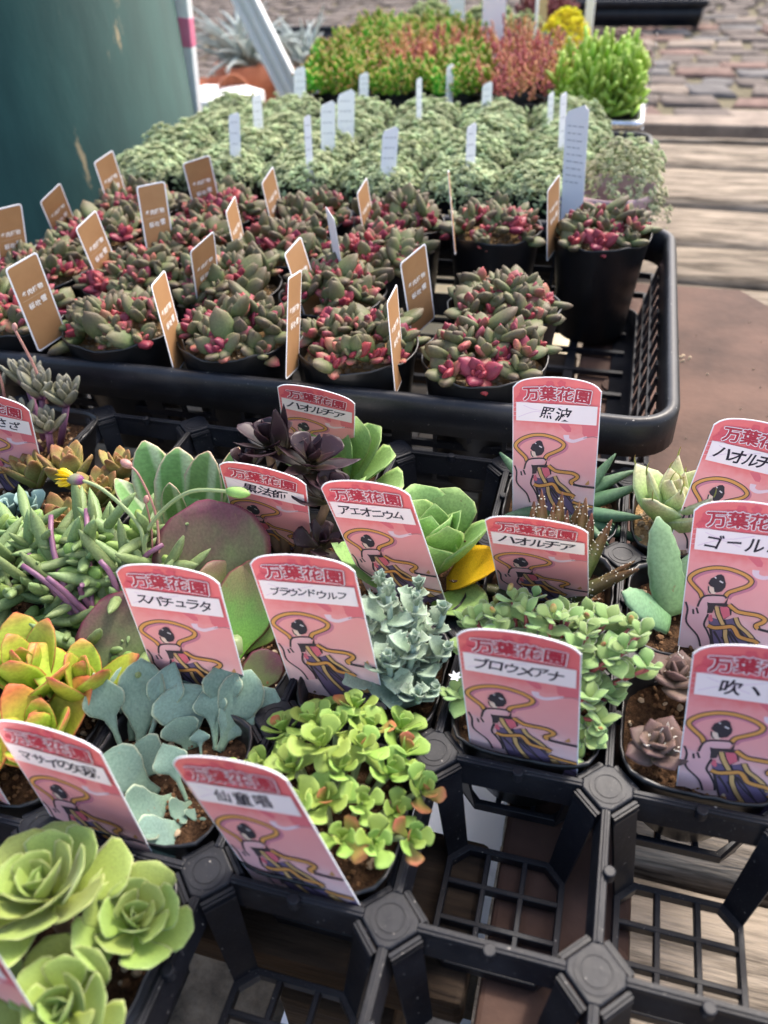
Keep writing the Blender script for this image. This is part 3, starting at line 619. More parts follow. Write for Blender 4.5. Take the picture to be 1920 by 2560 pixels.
LM['paddle_g'] = leafmat('green_paddle_leaf', (110, 152, 58), (98, 134, 62), (112, 84, 70), (120, 58, 70), .88, .4, .16, .1, .4, 50)
LM['blue'] = leafmat('blue_grey_toothed_leaf', (116, 136, 110), (130, 150, 126), (152, 170, 148), (168, 184, 164), .9, .6, .1, .1, .2, 30, bloom=.2)
LM['fuzz'] = leafmat('downy_small_leaf', (122, 148, 80), (128, 156, 92), (138, 164, 104), (160, 182, 126), .92, .65, .18, .12, .2, 40, bloom=.5)
LM['brown'] = leafmat('brown_purple_leaf', (88, 92, 58), (98, 82, 70), (96, 74, 70), (122, 98, 90), .93, .5, .06, .12, .4, 30)
LM['hawo'] = leafmat('dark_striped_haworthia_leaf', (66, 84, 36), (74, 84, 42), (98, 58, 44), None, .9, .45, .05, .15, .4)
LM['hawo_b'] = leafmat('brown_haworthia_leaf', (72, 82, 40), (78, 78, 46), (100, 70, 44), None, .9, .45, .05, .15, .4)
LM['gast'] = leafmat('grey_green_gasteria_leaf', (102, 136, 92), (112, 146, 108), (124, 156, 118), (160, 184, 150), .93, .5, .08, .12, .3, 24)
LM['aeo_l'] = leafmat('light_green_leaf', (128, 162, 76), (134, 168, 96), (146, 176, 108), (172, 186, 126), .93, .45, .24, .1, .2, 30)
LM['yellow'] = leafmat('yellow_withered_leaf', (196, 160, 30), (212, 178, 30), (200, 150, 30), None, .9, .5, .3, .05)
LM['black'] = leafmat('black_purple_leaf', (70, 62, 40), (44, 28, 32), (48, 30, 38), (70, 46, 50), .95, .3, .05, .2, .4, coat=0)
LM['vari'] = leafmat('cream_edged_leaf', (112, 146, 78), (108, 146, 84), (120, 154, 92), (214, 186, 158), .86, .42, .15, .1, .15, 30, stripes=((176, 190, 150), 26))
LM['oth'] = leafmat('green_cigar_leaf', (118, 96, 102), (122, 142, 92), (128, 148, 98), None, .9, .42, .15, .15, .3, 30, t1=.22)
LM['oth_l'] = leafmat('fresh_green_bean_leaf', (130, 158, 90), (142, 170, 96), (134, 162, 86), None, .9, .4, .22, .1, .2, 30)
LM['tan'] = leafmat('tan_brown_tipped_leaf', (134, 146, 72), (158, 156, 92), (136, 92, 56), (150, 118, 78), .9, .5, .1, .15, .5, 24, t1=.6)
LM['purp'] = leafmat('purple_grey_leaf', (118, 62, 108), (116, 116, 92), (114, 112, 100), None, .9, .5, .12, .18, .4, 30, t1=.4)
LM['dkgreen'] = leafmat('dark_green_blade', (66, 96, 66), (74, 106, 78), (92, 116, 88), None, .9, .5, .05, .1, .3, 24)
LM['pale'] = leafmat('pale_translucent_leaf', (150, 178, 94), (172, 192, 128), (190, 176, 148), (196, 206, 164), .93, .4, .25, .08, .3, 24, t1=.6)
LM['sage'] = leafmat('blue_green_leaf', (110, 140, 130), (126, 154, 146), (140, 166, 158), None, .9, .6, .1, .1)
SM = dict(purple=pmat('purple_stem', (100, 62, 88), (130, 88, 112), 60, .5), green=pmat('green_stem', (116, 138, 92), (140, 150, 104), 60, .5), red=pmat('dark_red_stem', (112, 42, 46), (146, 70, 66), 60, .5),
          pinkst=pmat('pink_flower_stalk', (150, 104, 96), (170, 124, 112), 60, .5), grey=pmat('grey_stem', (120, 116, 104), (150, 142, 130), 60, .6), woody=pmat('woody_stem', (86, 66, 50), (120, 96, 72), 60, .8),
          glau=pmat('glaucous_stem', (120, 142, 130), (140, 160, 146), 60, .55))
# lime aeonium, front left
t = cellpot(0, -1, 'potted_aeonium', 'three large lime green rosettes in the front pot at the tray corner', 'succulent')
ae = [leafmesh('aeo', SPAT, LM['aeo'], .035, .22, .3, 9, 10), leafmesh('aeo2', SPAT, LM['aeo'], .035, .3, .42, 9, 10)]
for (x, y, z, L_, n, ta, ti) in ((-.007, .006, .020, .036, 22, 2.4, .15), (.0275, .008, .012, .026, 20, .3, .28), (.019, -.026, .010, .030, 20, -1.3, .2), (-.022, -.030, .004, .022, 13, 3.4, .25)):
    stem(t, [V(x*.7, y*.7, -.012), V(x, y, z)], .004, .004, SM['woody']); rosette(t, ae, V(x, y, z), n, L_, 80, 6, .25, tiltmat(ta, ti), rnd.uniform(0, 6), .1, 1.12)
# glaucous spear-leaved plant
t = cellpot(0, 0, 'potted_spear_leaf', 'blue green spear leaved succulent on stalks in dark soil', 'succulent')
gl = [leafmesh('gl', SPEAR, LM['glau'], .09, .6, .1, 20, 12), leafmesh('gl2', SPOON, LM['glau'], .085, .32, .15, 22, 12), leafmesh('gl3', SPOON, LM['glau'], .09, .8, .5, 22, 12)]
for (k, x, y, az, el, L_, ro_, wd) in (('s', -0.0267, 0.0044, 2.34, 0.62, 0.0398, 0.03, 0.024), ('p', -0.0224, 0.0107, 1.87, 0.56, 0.0399, 0.3, 0.024), ('p', -0.0312, 0.0177, 1.95, 0.58, 0.0328, 0.26, 0.021), ('s', -0.0204, 0.0096, 1.51, 0.43, 0.041, 0.48, 0.022), ('p', -0.0136, 0.0379, 1.8, 0.55, 0.0224, 0.3, 0.025), ('p', 0.0031, 0.0214, 2.19, 0.58, 0.0275, 0.05, 0.032), ('c', 0.0006, 0.0193, 2.33, 0.56, 0.0148, -0.03, 0.02), ('s', 0.014, 0.0233, 1.7, 0.52, 0.0378, 0.31, 0.024), ('p', 0.0174, 0.0234, 1.42, 0.42, 0.035, 0.44, 0.024), ('s', 0.0149, 0.0228, 2.02, 0.56, 0.0268, 0.12, 0.02), ('p', 0.0165, 0.0224, 1.29, 0.33, 0.0232, 0.5, 0.02), ('p', -0.0026, -0.0068, 3.12, 0.4, 0.0276, -0.42, 0.026), ('p', -0.003, 0.0044, 3.1, 0.39, 0.0187, -0.43, 0.026), ('c', 0.0066, -0.0066, -2.17, 0.07, 0.0237, -0.6, 0.027), ('p', 0.0169, -0.0168, -2.06, -0.01, 0.0197, -0.56, 0.026), ('c', 0.0158, -0.0077, -2.11, -0.02, 0.0103, -0.57, 0.014), ('s', 0.014, -0.0082, 2.39, 0.52, 0.025, -0.04, 0.02), ('p', 0.0238, 0.0342, 1.13, 0.27, 0.024, 0.55, 0.02), ('s', 0.0091, 0.0176, 1.98, 0.52, 0.0109, 0.17, 0.012), ('c', 0.0208, -0.0085, -1.58, -0.31, 0.0067, -0.38, 0.012)):
    leaf(t, {'s': gl[0], 'p': gl[1], 'c': gl[2]}[k], V(x, y, -.009), az, el+.14, (wd*1.38, L_*1.26, L_*1.26), None, ro_)
# small lime rosettes
t = cellpot(1, 0, 'potted_aeonium', 'bushy cluster of small lime rosettes with a few orange leaf tips', 'succulent')
sm = [leafmesh('aes', SPAT2, LM['aeo_s'], .05, .3, .3, 10, 8)]*11+[leafmesh('aes', SPAT2, LM['aeo_sr'], .05, .3, .3, 10, 8)]
for k in range(29):
    a = k*2.4; r = .047*math.sqrt((k+.3)/29); x, y = r*math.cos(a)+.002, r*math.sin(a)+.008; z = .024-.42*r+rnd.uniform(-.004, .007)
    if y < -.018 and x < .012: continue
    tm = tiltmat(a, r*13); stem(t, arc(V(x*.5, y*.5, -.012), V(x, y, z), (0, 0, .002)), .0016, .0014, SM['green'])
    rosette(t, sm, V(x, y, z), 9, rnd.uniform(.012, .018), 74, 10, .35, tm, rnd.uniform(0, 6), .08, 1.15)
# lime and red crassula
t = cellpot(-1, 0, 'potted_crassula', 'lime yellow succulent with long red edged leaves at the left edge', 'succulent')
cm = [leafmesh('camp', STRAP, LM['camp'], .07, .5, .4, 9, 10), leafmesh('camp', STRAP, LM['camp'], .07, .5, .4, 9, 10), leafmesh('campr', STRAP, LM['camp_r'], .07, .5, .3, 9, 10)]
for (x, y, z, n, L_, ta, ti) in ((.018, -.004, .0, 9, .043, 0, .15), (-.004, .022, .006, 9, .046, 1.6, .15), (-.028, -.006, .002, 9, .042, 3, .2), (-.006, -.022, -.002, 7, .036, -1.6, .2), (.024, .024, .004, 8, .042, .8, .25)):
    rosette(t, cm, V(x, y, z), n, L_, 84, 32, .5, tiltmat(ta, ti), rnd.uniform(0, 6), .05, 1.55, .2)
# purple paddle plant
t = cellpot(0, 1, 'potted_paddle_plant', 'purple paddle plant with big round upright leaves behind two pink labels', 'succulent')
pd = leafmesh('pd', PADDLE, LM['paddle'], .035, .12, .15, 12, 12); pg = leafmesh('pdg', PADDLE, LM['paddle_g'], .035, .15, .2, 12, 12)
for (me, x, y, az, el, L_, ro, wd) in ((pd, -0.0066, 0.0067, 2.1, 0.8, 0.0877, 0.04, 0.8), (pd, -0.0273, -0.0334, 2.63, 0.7, 0.0636, -0.23, 0.95), (pg, -0.0008, -0.0065, 1.52, 0.62, 0.0603, 0.41, 0.62), (pd, 0.0125, -0.0239, 1.02, 0.26, 0.029, 0.62, 0.8), (pg, 0.0003, 0.001, 1.27, 0.47, 0.0381, 0.55, 0.9), (pg, -.004, .012, 2.4, .9, .05, .2, .8), (pg, .006, .018, 1.4, 1.1, .05, 0, .7)):
    leaf(t, me, V(x, y, -.008), az, el, (L_*wd, L_, L_), None, ro)
stem(t, [V(0, 0, -.014), V(0, .002, .004)], .006, .004, SM['green'])
# blue grey toothed plant
t = cellpot(1, 1, 'potted_toothed_plant', 'blue grey toothed leaf succulent on pale stems', 'succulent')
bl = [leafmesh('bl', TOOTH, LM['blue'], .05, .5, .2, 11, 8, .16), leafmesh('bl2', TOOTH, LM['blue'], .06, .9, -.2, 9, 8, .2)]
for k, (x, y, z) in enumerate(((.006, .012, .050), (.020, .016, .042), (.024, -.006, .036), (.034, .02, .034), (.012, -.014, .026), (.03, -.022, .012), (-.002, .024, .044), (.040, .004, .022), (.018, .03, .04), (.036, -.014, .008), (-.008, .012, .03))):
    stem(t, arc(V(x*.5, y*.5, -.012), V(x, y, z), (.002, .001, 0)), .0021, .0016, SM['glau'])
    for lv in range(5):
        f = lv/4; zz = z*(.3+.7*f); L_ = (.022-.012*f)*rnd.uniform(.85, 1.15); px, py = x*(.5+.5*f), y*(.5+.5*f)
        for s_ in range(2 if lv < 4 else 4):
            az = lv*1.57+s_*(PI if lv < 4 else PI/2)+rnd.uniform(-.3, .3)+k
            leaf(t, bl[1 if lv > 2 else 0], V(px, py, zz), az, R(8+72*f*f+rnd.uniform(-12, 12)), (L_*1.25, L_, L_), None, rnd.uniform(-.3, .3))
# downy small-leaved plant
t = cellpot(2, 1, 'potted_downy_plant', 'sprawling plant with small round downy leaves and dark red stems', 'succulent')
fz = [leafmesh('fz', SPOON, LM['fuzz'], .09, .1, -.1, 8, 8), leafmesh('fz2', OVATE, LM['fuzz'], .1, .12, -.15, 8, 8)]
heads = [(-.036, .01, .022), (-.024, .022, .034), (-.008, .026, .040), (.004, .03, .034), (.014, .026, .040), (.026, .028, .034), (.036, .012, .03), (.05, .026, .036), (.03, -.006, .018), (.034, -.02, .004), (.026, -.026, -.004), (-.038, -.012, .008), (-.034, .024, .03), (-.016, .034, .038), (.02, .012, .034), (.0, .014, .03), (.04, .002, .012), (-.028, .034, .026), (.012, .04, .03), (.056, .012, .028), (-.03, .0, .02), (-.014, .006, .03), (.012, .004, .03), (.024, .018, .038), (-.02, .014, .034), (.006, .022, .042), (.034, .034, .036), (.044, .016, .034), (-.04, .03, .02), (.03, .02, .026), (.036, -.012, .01), (-.006, .042, .034), (.024, .042, .03), (.046, .036, .03)]
for k, (x, y, z) in enumerate(heads):
    b0 = V(x*.3, y*.3, -.01); e0 = V(x, y, z); stem(t, arc(b0, e0, (0, 0, .003)), .0018, .0011, SM['red'])
    for lv in range(4):
        f = .55+.45*lv/3; p = b0.lerp(e0, f)+Vector((0, 0, .003*4*f*(1-f)))
        for s_ in range(2 if lv < 3 else 4):
            L_ = rnd.uniform(.011, .016)*(1-.28*(lv == 3)); leaf(t, fz[(lv+k) % 2], p, lv*1.57+s_*(PI if lv < 3 else PI/2)+k+rnd.uniform(-.3, .3), R(rnd.uniform(5, 40)+20*(lv == 3)), (L_*.95, L_, L_), None, rnd.uniform(-.4, .4))
    if k % 4 == 1:
        p = e0+Vector((rnd.uniform(-.003, .003), rnd.uniform(-.003, .003), .006)); fb = link('bud', leafmesh('bud', BEAN, LM['tan'], .3), t, lmat(p, rnd.uniform(0, 6), 1.2, .005))
fw_ = leafmesh('petal', LANCE, M['tagwhite'], .05)
for k in range(6): link('petal', fw_, t, lmat(V(-.039, -.006, .016), k*PI/3, .4, (.0045, .004, .004)))
# brown rosettes with white hairs
t = cellpot(3, 1, 'potted_hairy_rosettes', 'brown purple rosettes tangled with white hairs in gritty soil', 'succulent')
br = [leafmesh('br', OVATE, LM['brown'], .12, .25, .15, 8, 8), leafmesh('br2', OVATE, LM['brown'], .16, .15, .25, 8, 8)]
hm = pmat('white_plant_hair', (226, 222, 212), None, 20, .6)
for q, (x, y, z, L_, ta) in enumerate(((-.02, -.018, .004, .018, 3.6), (-.012, .02, .010, .02, 2), (.008, .002, .006, .018, 0), (.016, .026, .008, .018, 1), (.026, .004, .002, .015, -1))):
    tm = tiltmat(ta, .2); rosette(t, br, V(x, y, z), 14, L_, 76, 8, .45, tm, q, .1, 1.12, .3)
    hb = MB()
    for k in range(16):
        a = rnd.uniform(0, 6.3); r = rnd.uniform(.003, .014); p0 = Vector((math.cos(a)*.003, math.sin(a)*.003, .006)); p1 = Vector((math.cos(a+1)*r, math.sin(a+1)*r, rnd.uniform(.004, .014)))
        pts = [p0.lerp(p1, f/6)+Vector((rnd.uniform(-1, 1), rnd.uniform(-1, 1), rnd.uniform(-1, 1)))*.0016 for f in range(7)]
        hb.tube(pts, .00026, .00018, 3, False)
    stuff(link('hairs', hb.me('hairs', hm, True), t, Matrix.Translation(V(x, y, z))))
# striped haworthia
t = cellpot(2, 2, 'potted_haworthia', 'spiky haworthia with white dotted narrow leaves beside a pink label', 'succulent')
hw = [leafmesh('hw', NEEDLE, LM['hawo'], .09, .2, .25, 10, 8), leafmesh('hwb', NEEDLE, LM['hawo_b'], .09, .2, -.1, 10, 8)]
wm = pmat('white_tubercle', (188, 184, 168), None, 20, .6)
def tuber(seed, curl):
    q = random.Random(seed); b = bmesh.new()
    for k in range(48):
        tt = q.uniform(.06, .95); a = q.uniform(0, 2*PI); wd = interp(NEEDLE, tt); r = .006+.003*q.random()
        bmesh.ops.create_icosphere(b, subdivisions=1, radius=1, matrix=Matrix.Translation((wd*math.cos(a)*.97, tt*(1-curl*curl*tt*tt/6), .09*(wd/.11)**.5*(1-.25*tt)*math.sin(a)*.97+curl*tt*tt/2+.2*(wd*math.cos(a))**2/.11)) @ Matrix.Diagonal((r*1.5, r*.8, r, 1)))
    me = bpy.data.meshes.new('tubercles'); b.to_mesh(me); b.free(); me.materials.append(wm); return me
TB = [tuber(3, .25), tuber(4, -.1)]
for (x, y, az, el, L_, k) in ((.022, .012, 30, 66, .062, 0), (.016, .0, -10, 50, .058, 1), (.024, -.006, 5, 58, .05, 1), (.028, .018, 60, 74, .058, 0), (.012, .016, 100, 76, .06, 0), (-.008, .022, 110, 76, .07, 0), (-.014, .02, 130, 72, .06, 0), (.0, .03, 95, 82, .07, 0), (.02, .026, 66, 76, .066, 0), (-.004, .026, 88, 80, .062, 0), (.004, .024, 80, 80, .054, 0), (.01, .028, 70, 78, .058, 1), (-.024, .014, 160, 52, .05, 0), (-.03, .02, 175, 38, .045, 1), (-.036, .0, 190, 18, .04, 1), (.02, -.014, -40, 55, .04, 1), (.012, -.012, -80, 60, .036, 1), (.028, .004, 20, 45, .045, 1)):
    o = leaf(t, hw[k], V(x*.6, y*.6, -.008), R(az), R(el), (L_*.95, L_, L_), None, rnd.uniform(-.4, .4)); stuff(link('tubercles', TB[k], o))
# gasteria
t = cellpot(3, 2, 'potted_gasteria', 'thick grey green toothed leaves in a pot behind the tilted label', 'succulent')
ga = [leafmesh('ga', STRAP, LM['gast'], .1, .1, .1, 15, 10, .035), leafmesh('ga2', OVATE, LM['gast'], .16, .05, .05, 13, 10, .03)]
for (x, y, az, el, L_, k, wd) in ((-.012, .004, 124, 58, .060, 0, .98), (-.014, -.004, 185, 34, .036, 0, 1.5), (.004, .006, 60, 50, .056, 0, 1.1), (.0, .018, 95, 34, .03, 1, 1.1), (.008, -.004, -5, 18, .042, 0, 1.4), (.016, .01, 35, 40, .045, 0, 1.4)):
    leaf(t, ga[k], V(x, y, -.006), R(az), R(el), (L_*wd, L_, L_), None, rnd.uniform(-.3, .3))
# light green aeonium
t = cellpot(1, 2, 'potted_aeonium', 'light green upright rosette with one yellow leaf in the middle row', 'succulent')
al = [leafmesh('al', SPAT, LM['aeo_l'], .03, .35, .15, 9, 10), leafmesh('al2', OVATE, LM['aeo_l'], .03, .35, .3, 9, 10)]
rosette(t, al, V(.012, .006, .0), 13, .054, 86, 50, .6, tiltmat(.8, .1), 1.0, .16, .92, .08)
leaf(t, leafmesh('yl', OVATE, LM['yellow'], .03, .5, .5, 9, 10), V(.024, -.006, -.002), R(12), R(22), (.04, .045, .045))
leaf(t, al[1], V(.02, -.018, -.004), R(-25), R(14), (.04, .042, .04)); leaf(t, al[1], V(-.016, -.014, -.002), R(190), R(40), (.036, .044, .04))
# black aeonium
t = cellpot(0, 2, 'potted_black_aeonium', 'almost black purple aeonium rosettes rising between pink labels', 'succulent')
bk = [leafmesh('bk', SPAT, LM['black'], .03, .3, .3, 9, 8), leafmesh('bk2', LANCE, LM['black'], .03, .3, .35, 9, 8)]
for (x, y, z, L_, n, ta, ti) in ((-.012, .022, .062, .027, 17, 2, .25), (.016, .018, .055, .029, 18, .5, .2), (.030, .006, .040, .026, 15, .2, .3), (-.026, .02, .046, .022, 14, 3.0, .3), (.030, -.012, .018, .02, 12, -.4, .3)):
    stem(t, arc(V(x*.3, y*.3, -.012), V(x, y, z), (0, 0, 0)), .0034, .003, SM['woody']); rosette(t, bk, V(x, y, z), n, L_, 82, -4, .4, tiltmat(ta, ti), rnd.uniform(0, 6), .1, 1.05, .3, .12)
for (az, el, L_) in ((100, 84, .034), (60, 70, .034), (140, 72, .03)): leaf(t, bk[1], V(-.002, .02, .064), R(az), R(el), (L_*.8, L_, L_))
# green rosette behind the black one
t = cellpot(0, 3, 'potted_green_rosette', 'broad light green leaves beside the rearmost label, under the basket rim', 'succulent')
for (x, y, az, el, L_) in ((.016, .004, 70, 72, .05), (.02, .0, 40, 55, .048), (.018, -.006, 10, 35, .046), (.024, -.012, -10, 20, .044), (.0, .01, 100, 78, .05), (.01, -.01, -50, 30, .04), (-.01, .0, 170, 40, .04), (.014, .006, 55, 80, .036)):
    leaf(t, al[0], V(x, y, -.004), R(az), R(el), (L_*1.0, L_, L_), None, rnd.uniform(-.2, .2))
# cream-edged leaves
t = cellpot(-1, 2, 'potted_variegated_plant', 'broad striped leaves with cream pink margins behind the purple paddle', 'succulent', dx=.004)
va = leafmesh('va', STRAP, LM['vari'], .06, .5, .3, 10, 10)
for (x, y, az, el, L_, wd) in ((.014, .012, 60, 66, .062, 1.5), (.0, .012, 100, 66, .06, 1.5), (-.012, .014, 130, 60, .062, 1.3), (.008, -.002, 80, 40, .05, 1.3), (-.012, 0, 165, 42, .05, 1.2), (.016, -.002, 20, 40, .052, 1.4), (-.006, -.012, 230, 30, .046, 1.2), (.012, -.014, -50, 35, .044, 1.3), (.002, .006, 95, 82, .045, 1.1), (.022, .018, 40, 58, .064, 1.5)):
    leaf(t, va, V(x, y, -.006), R(az), R(el), (L_*wd, L_, L_), None, rnd.uniform(-.25, .25))
# trailing purple-stemmed plants with yellow flowers
oc_ = [leafmesh('oc', CIGAR, LM['oth'], .085, 0, .3, 9, 8), leafmesh('oc2', CIGAR, LM['oth'], .085, 0, -.2, 9, 8), leafmesh('ob', BEAN, LM['oth_l'], .3, 0, .1, 8, 8)]
def trailing(i, j, label, heads_, seed, sage=False):
    rnd.seed(seed); t = cellpot(i, j, 'potted_trailing_plant', label, 'succulent')
    for k, (x, y, z) in enumerate(heads_):
        b0 = V(x*.25, y*.25, -.008); e0 = V(x, y, z); mid = Vector((rnd.uniform(-.006, .006), rnd.uniform(-.006, .006), .007)); pts = arc(b0, e0, mid, 8)
        stem(t, pts, .0021, .0016, SM['purple'])
        for q, p in enumerate(pts[2:]):
            for s_ in range((1 if q % 2 else 2) if q < 5 else 3):
                az = rnd.uniform(0, 2*PI); me = rnd.choices(oc_, (2, 2, 6 if q > 3 else 2))[0]; L_ = rnd.uniform(.028, .046) if me is not oc_[2] else rnd.uniform(.012, .018)
                leaf(t, me, p, az, R(rnd.uniform(-5, 60)), (L_*(.95 if me is not oc_[2] else .62), L_, L_), None, rnd.uniform(-.3, .3))
    return t
t = trailing(-1, 1, 'green cigar leaved plant with purple stems and two yellow flower stalks', [(x, y, z) for x, y, z in ((-.03, .02, .03), (-.012, .03, .036), (.008, .03, .036), (.026, .02, .03), (-.04, -.002, .02), (.03, .0, .02), (-.02, -.02, .012), (.014, -.016, .014), (-.006, .008, .034), (.034, .034, .03), (-.048, .03, .024), (.045, -.02, .004), (-.045, -.026, .004), (-.02, .045, .034), (.01, .05, .034), (.03, -.034, .002), (.0, -.03, .006), (-.034, .012, .03), (.018, .01, .034), (-.012, .018, .04), (.04, .016, .026), (-.03, .036, .034), (.02, .04, .038), (-.055, .012, .02), (-.058, .04, .02))], 5)
for k in range(9):
    a = 2.2+k*.55; r = rnd.uniform(.02, .045); stem(t, arc(V(.012, -.03+.004*k, .004), V(r*math.cos(a), r*math.sin(a)+.012, rnd.uniform(.04, .056)), (rnd.uniform(-.008, .008), 0, .006)), .0022, .0015, SM['purple'])
fp = leafmesh('ray', STRAP, pmat('yellow_petal', (226, 186, 10), (236, 204, 20), 30, .5, sss=.2), .04, .1, -.2, 6, 6); cal = leafmesh('calyx', BEAN, LM['purp'], .3); calg = leafmesh('calyxg', BEAN, LM['oth_l'], .32)
def stalk(t, pts, mat, r=.0012): stem(t, smooth3([V(*p) for p in pts]), r*1.15, r*.85, mat)
def smooth3(P):
    o = []
    for i in range(len(P)-1):
        a, b, c, d = P[max(i-1, 0)], P[i], P[i+1], P[min(i+2, len(P)-1)]
        for k in range(5):
            u = k/5; o.append(.5*((2*b)+(c-a)*u+(2*a-5*b+4*c-d)*u*u+(3*b-a-3*c+d)*u**3))
    return o+[P[-1]]
stalk(t, [(.024, .014, .018), (.027, .022, .050), (.022, .026, .064), (.006, .028, .080), (-.008, .030, .083)], SM['green'])
p = V(-.008, .030, .083); link('flower_base', cal, t, lmat(p+Vector((.001, 0, 0)), PI, 0, (.011, .011, .011)))
for k in range(11):
    a = k*2*PI/11; d = Matrix.Rotation(a, 4, 'X') @ Matrix.Rotation(R(32), 4, 'Z'); link('petal', fp, t, Matrix.Translation(p+Vector((-.0065, 0, 0))) @ d @ Matrix.Rotation(PI/2, 4, 'Z') @ Matrix.Diagonal((.013, .0095, .0095, 1)))
stalk(t, [(.024, .014, .018), (.028, .022, .050), (.040, .026, .070), (.062, .028, .088), (.086, .028, .092)], SM['green'])
link('flower_bud', calg, t, lmat(V(.084, .028, .092), 0, 0, (.0095, .0135, .0095)))
stalk(t, [(.034, .014, .02), (.034, .03, .06), (.028, .034, .088), (.021, .036, .094)], SM['pinkst'], .0007); link('flower_bud', leafmesh('pkbud', BEAN, SM['pinkst'], .33), t, lmat(V(.023, .036, .093), R(170), R(20), (.0075, .0075, .0075)))
stalk(t, [(.03, .014, .02), (.028, .03, .05), (.027, .034, .07)], SM['pinkst'], .0006); link('flower_bud', leafmesh('pkbud', BEAN, SM['pinkst'], .33), t, lmat(V(.027, .034, .069), R(90), R(60), (.005, .005, .005)))
trailing(-2, 1, 'trailing plant of blue green and cigar leaves at the left edge', [(.03, .02, .03), (.02, .035, .034), (.035, -.01, .02), (.0, .03, .03), (.045, .03, .03), (.01, .0, .03), (-.02, .02, .03)], 9)
rnd.seed(77)
sg = leafmesh('sg', SPAT, LM['sage'], .05, .4, .3, 8, 8)
t = cellpot(-2, 2, 'potted_tan_rosettes', 'yellow tan rosettes with brown burnt leaf tips behind the yellow flower', 'succulent')
tn = leafmesh('tn', STRAP, LM['tan'], .1, .3, .2, 9, 8)
for (x, y, z, L_, ta) in ((.0, .02, .012, .034, 1.5), (.026, .012, .006, .03, .3), (-.026, .016, .01, .03, 2.8), (.014, -.016, .0, .028, -1), (.032, .034, .012, .026, 1)): rosette(t, tn, V(x, y, z), 13, L_, 84, 42, .5, tiltmat(ta, .2), rnd.uniform(0, 6), .06, 1.3, .2)
for k in range(3): rosette(t, sg, V(-.03+.012*k, -.03+.006*k, .012), 6, .02, 80, 35, .5, None, k, .05, 1.0)
t = cellpot(-3, 3, 'potted_purple_rosettes', 'purple grey rosettes with a tall pink flower stalk beside the basket', 'succulent', dx=.012)
pu = leafmesh('pu', STRAP, LM['purp'], .11, .25, .3, 9, 8)
for (x, y, z, L_, ta) in ((-.03, .0, .03, .026, 3), (-.012, .018, .036, .026, 2), (.008, .006, .034, .028, .5), (.026, .01, .028, .026, .2), (.0, -.014, .022, .024, -1.5), (.022, -.014, .018, .022, -.8), (-.024, -.018, .018, .022, 3.6)):
    stem(t, [V(x*.4, y*.4, -.012), V(x, y, z)], .003, .0025, SM['purple']); rosette(t, pu, V(x, y, z), 15, L_, 88, 38, .45, tiltmat(ta, .2), rnd.uniform(0, 6), .05, 1.05, .25)
stalk(t, [(.012, .006, .03), (.010, .008, .06), (.004, .008, .092)], SM['pinkst'], .0011); stalk(t, [(-.022, .0, .03), (-.02, .002, .05), (-.021, .002, .066)], SM['pinkst'], .001)
link('flower_bud', leafmesh('pkbud', BEAN, SM['pinkst'], .33), t, lmat(V(.004, .008, .09), 1.5, 1.2, .006)); link('flower_bud', leafmesh('pkbud', BEAN, SM['pinkst'], .33), t, lmat(V(-.021, .002, .065), 1.5, 1.2, .006))
t = cellpot(-3, 2, 'potted_trailing_sprigs', 'small green sprigs in the pot holding the leftmost upright label', 'succulent')
for k in range(5): rosette(t, oc_[2], V(rnd.uniform(-.025, .025), rnd.uniform(-.02, .02), rnd.uniform(.004, .02)), 7, .014, 80, 20, .5, None, k, .05, .7)
# dark green blades
t = cellpot(2, 3, 'potted_succulent', 'dark blue green fleshy blades behind the tallest pink label', 'succulent')
dg = [leafmesh('dg', NEEDLE, LM['dkgreen'], .12, .35, -.45, 10, 8), leafmesh('dg2', NEEDLE, LM['dkgreen'], .12, .35, .1, 10, 8)]
for (x, y, az, el, L_, k) in ((.004, .012, 60, 66, .045, 1), (.006, .01, 20, 40, .05, 0), (.008, .004, 5, 28, .05, 1), (.006, -.002, -20, 18, .052, 1), (.008, .008, 35, 50, .046, 1), (.004, -.006, -45, 22, .044, 0), (-.004, .01, 130, 50, .05, 0), (-.008, .004, 170, 40, .052, 1), (-.006, -.006, 220, 30, .046, 0), (.0, .014, 95, 70, .045, 1), (.01, -.01, -10, 8, .05, 0)):
    leaf(t, dg[k], V(x, y, -.004), R(az), R(el), (L_*1.15, L_, L_), None, rnd.uniform(-.2, .2))
# pale haworthia
t = cellpot(3, 3, 'potted_haworthia', 'pale green pointed haworthia in tan gravel at the right rear', 'succulent', True)
pa = [leafmesh('pa', OVATE, LM['pale'], .13, .25, .25, 10, 10), leafmesh('pa2', LANCE, LM['pale'], .13, .3, .3, 10, 10)]
thr = leafmesh('thr', NEEDLE, LM['tan'], .1, 0, 1.2, 6, 5)
for k in range(16):
    f = (k+.5)/16; az = k*2.4+.4; el = R(86-50*f); L_ = .043*(.75+.35*f)*rnd.uniform(.9, 1.1); loc = V(-.012+math.cos(az)*.006*f, math.sin(az)*.006*f, .0)
    o = leaf(t, pa[k % 2], loc, az, el, (L_*.92, L_, L_), None, rnd.uniform(-.15, .15)); link('tip', thr, o, Matrix.Translation((0, .93, .1)) @ Matrix.Rotation(.3, 4, 'X') @ Matrix.Diagonal((.16, .3, .16, 1)))

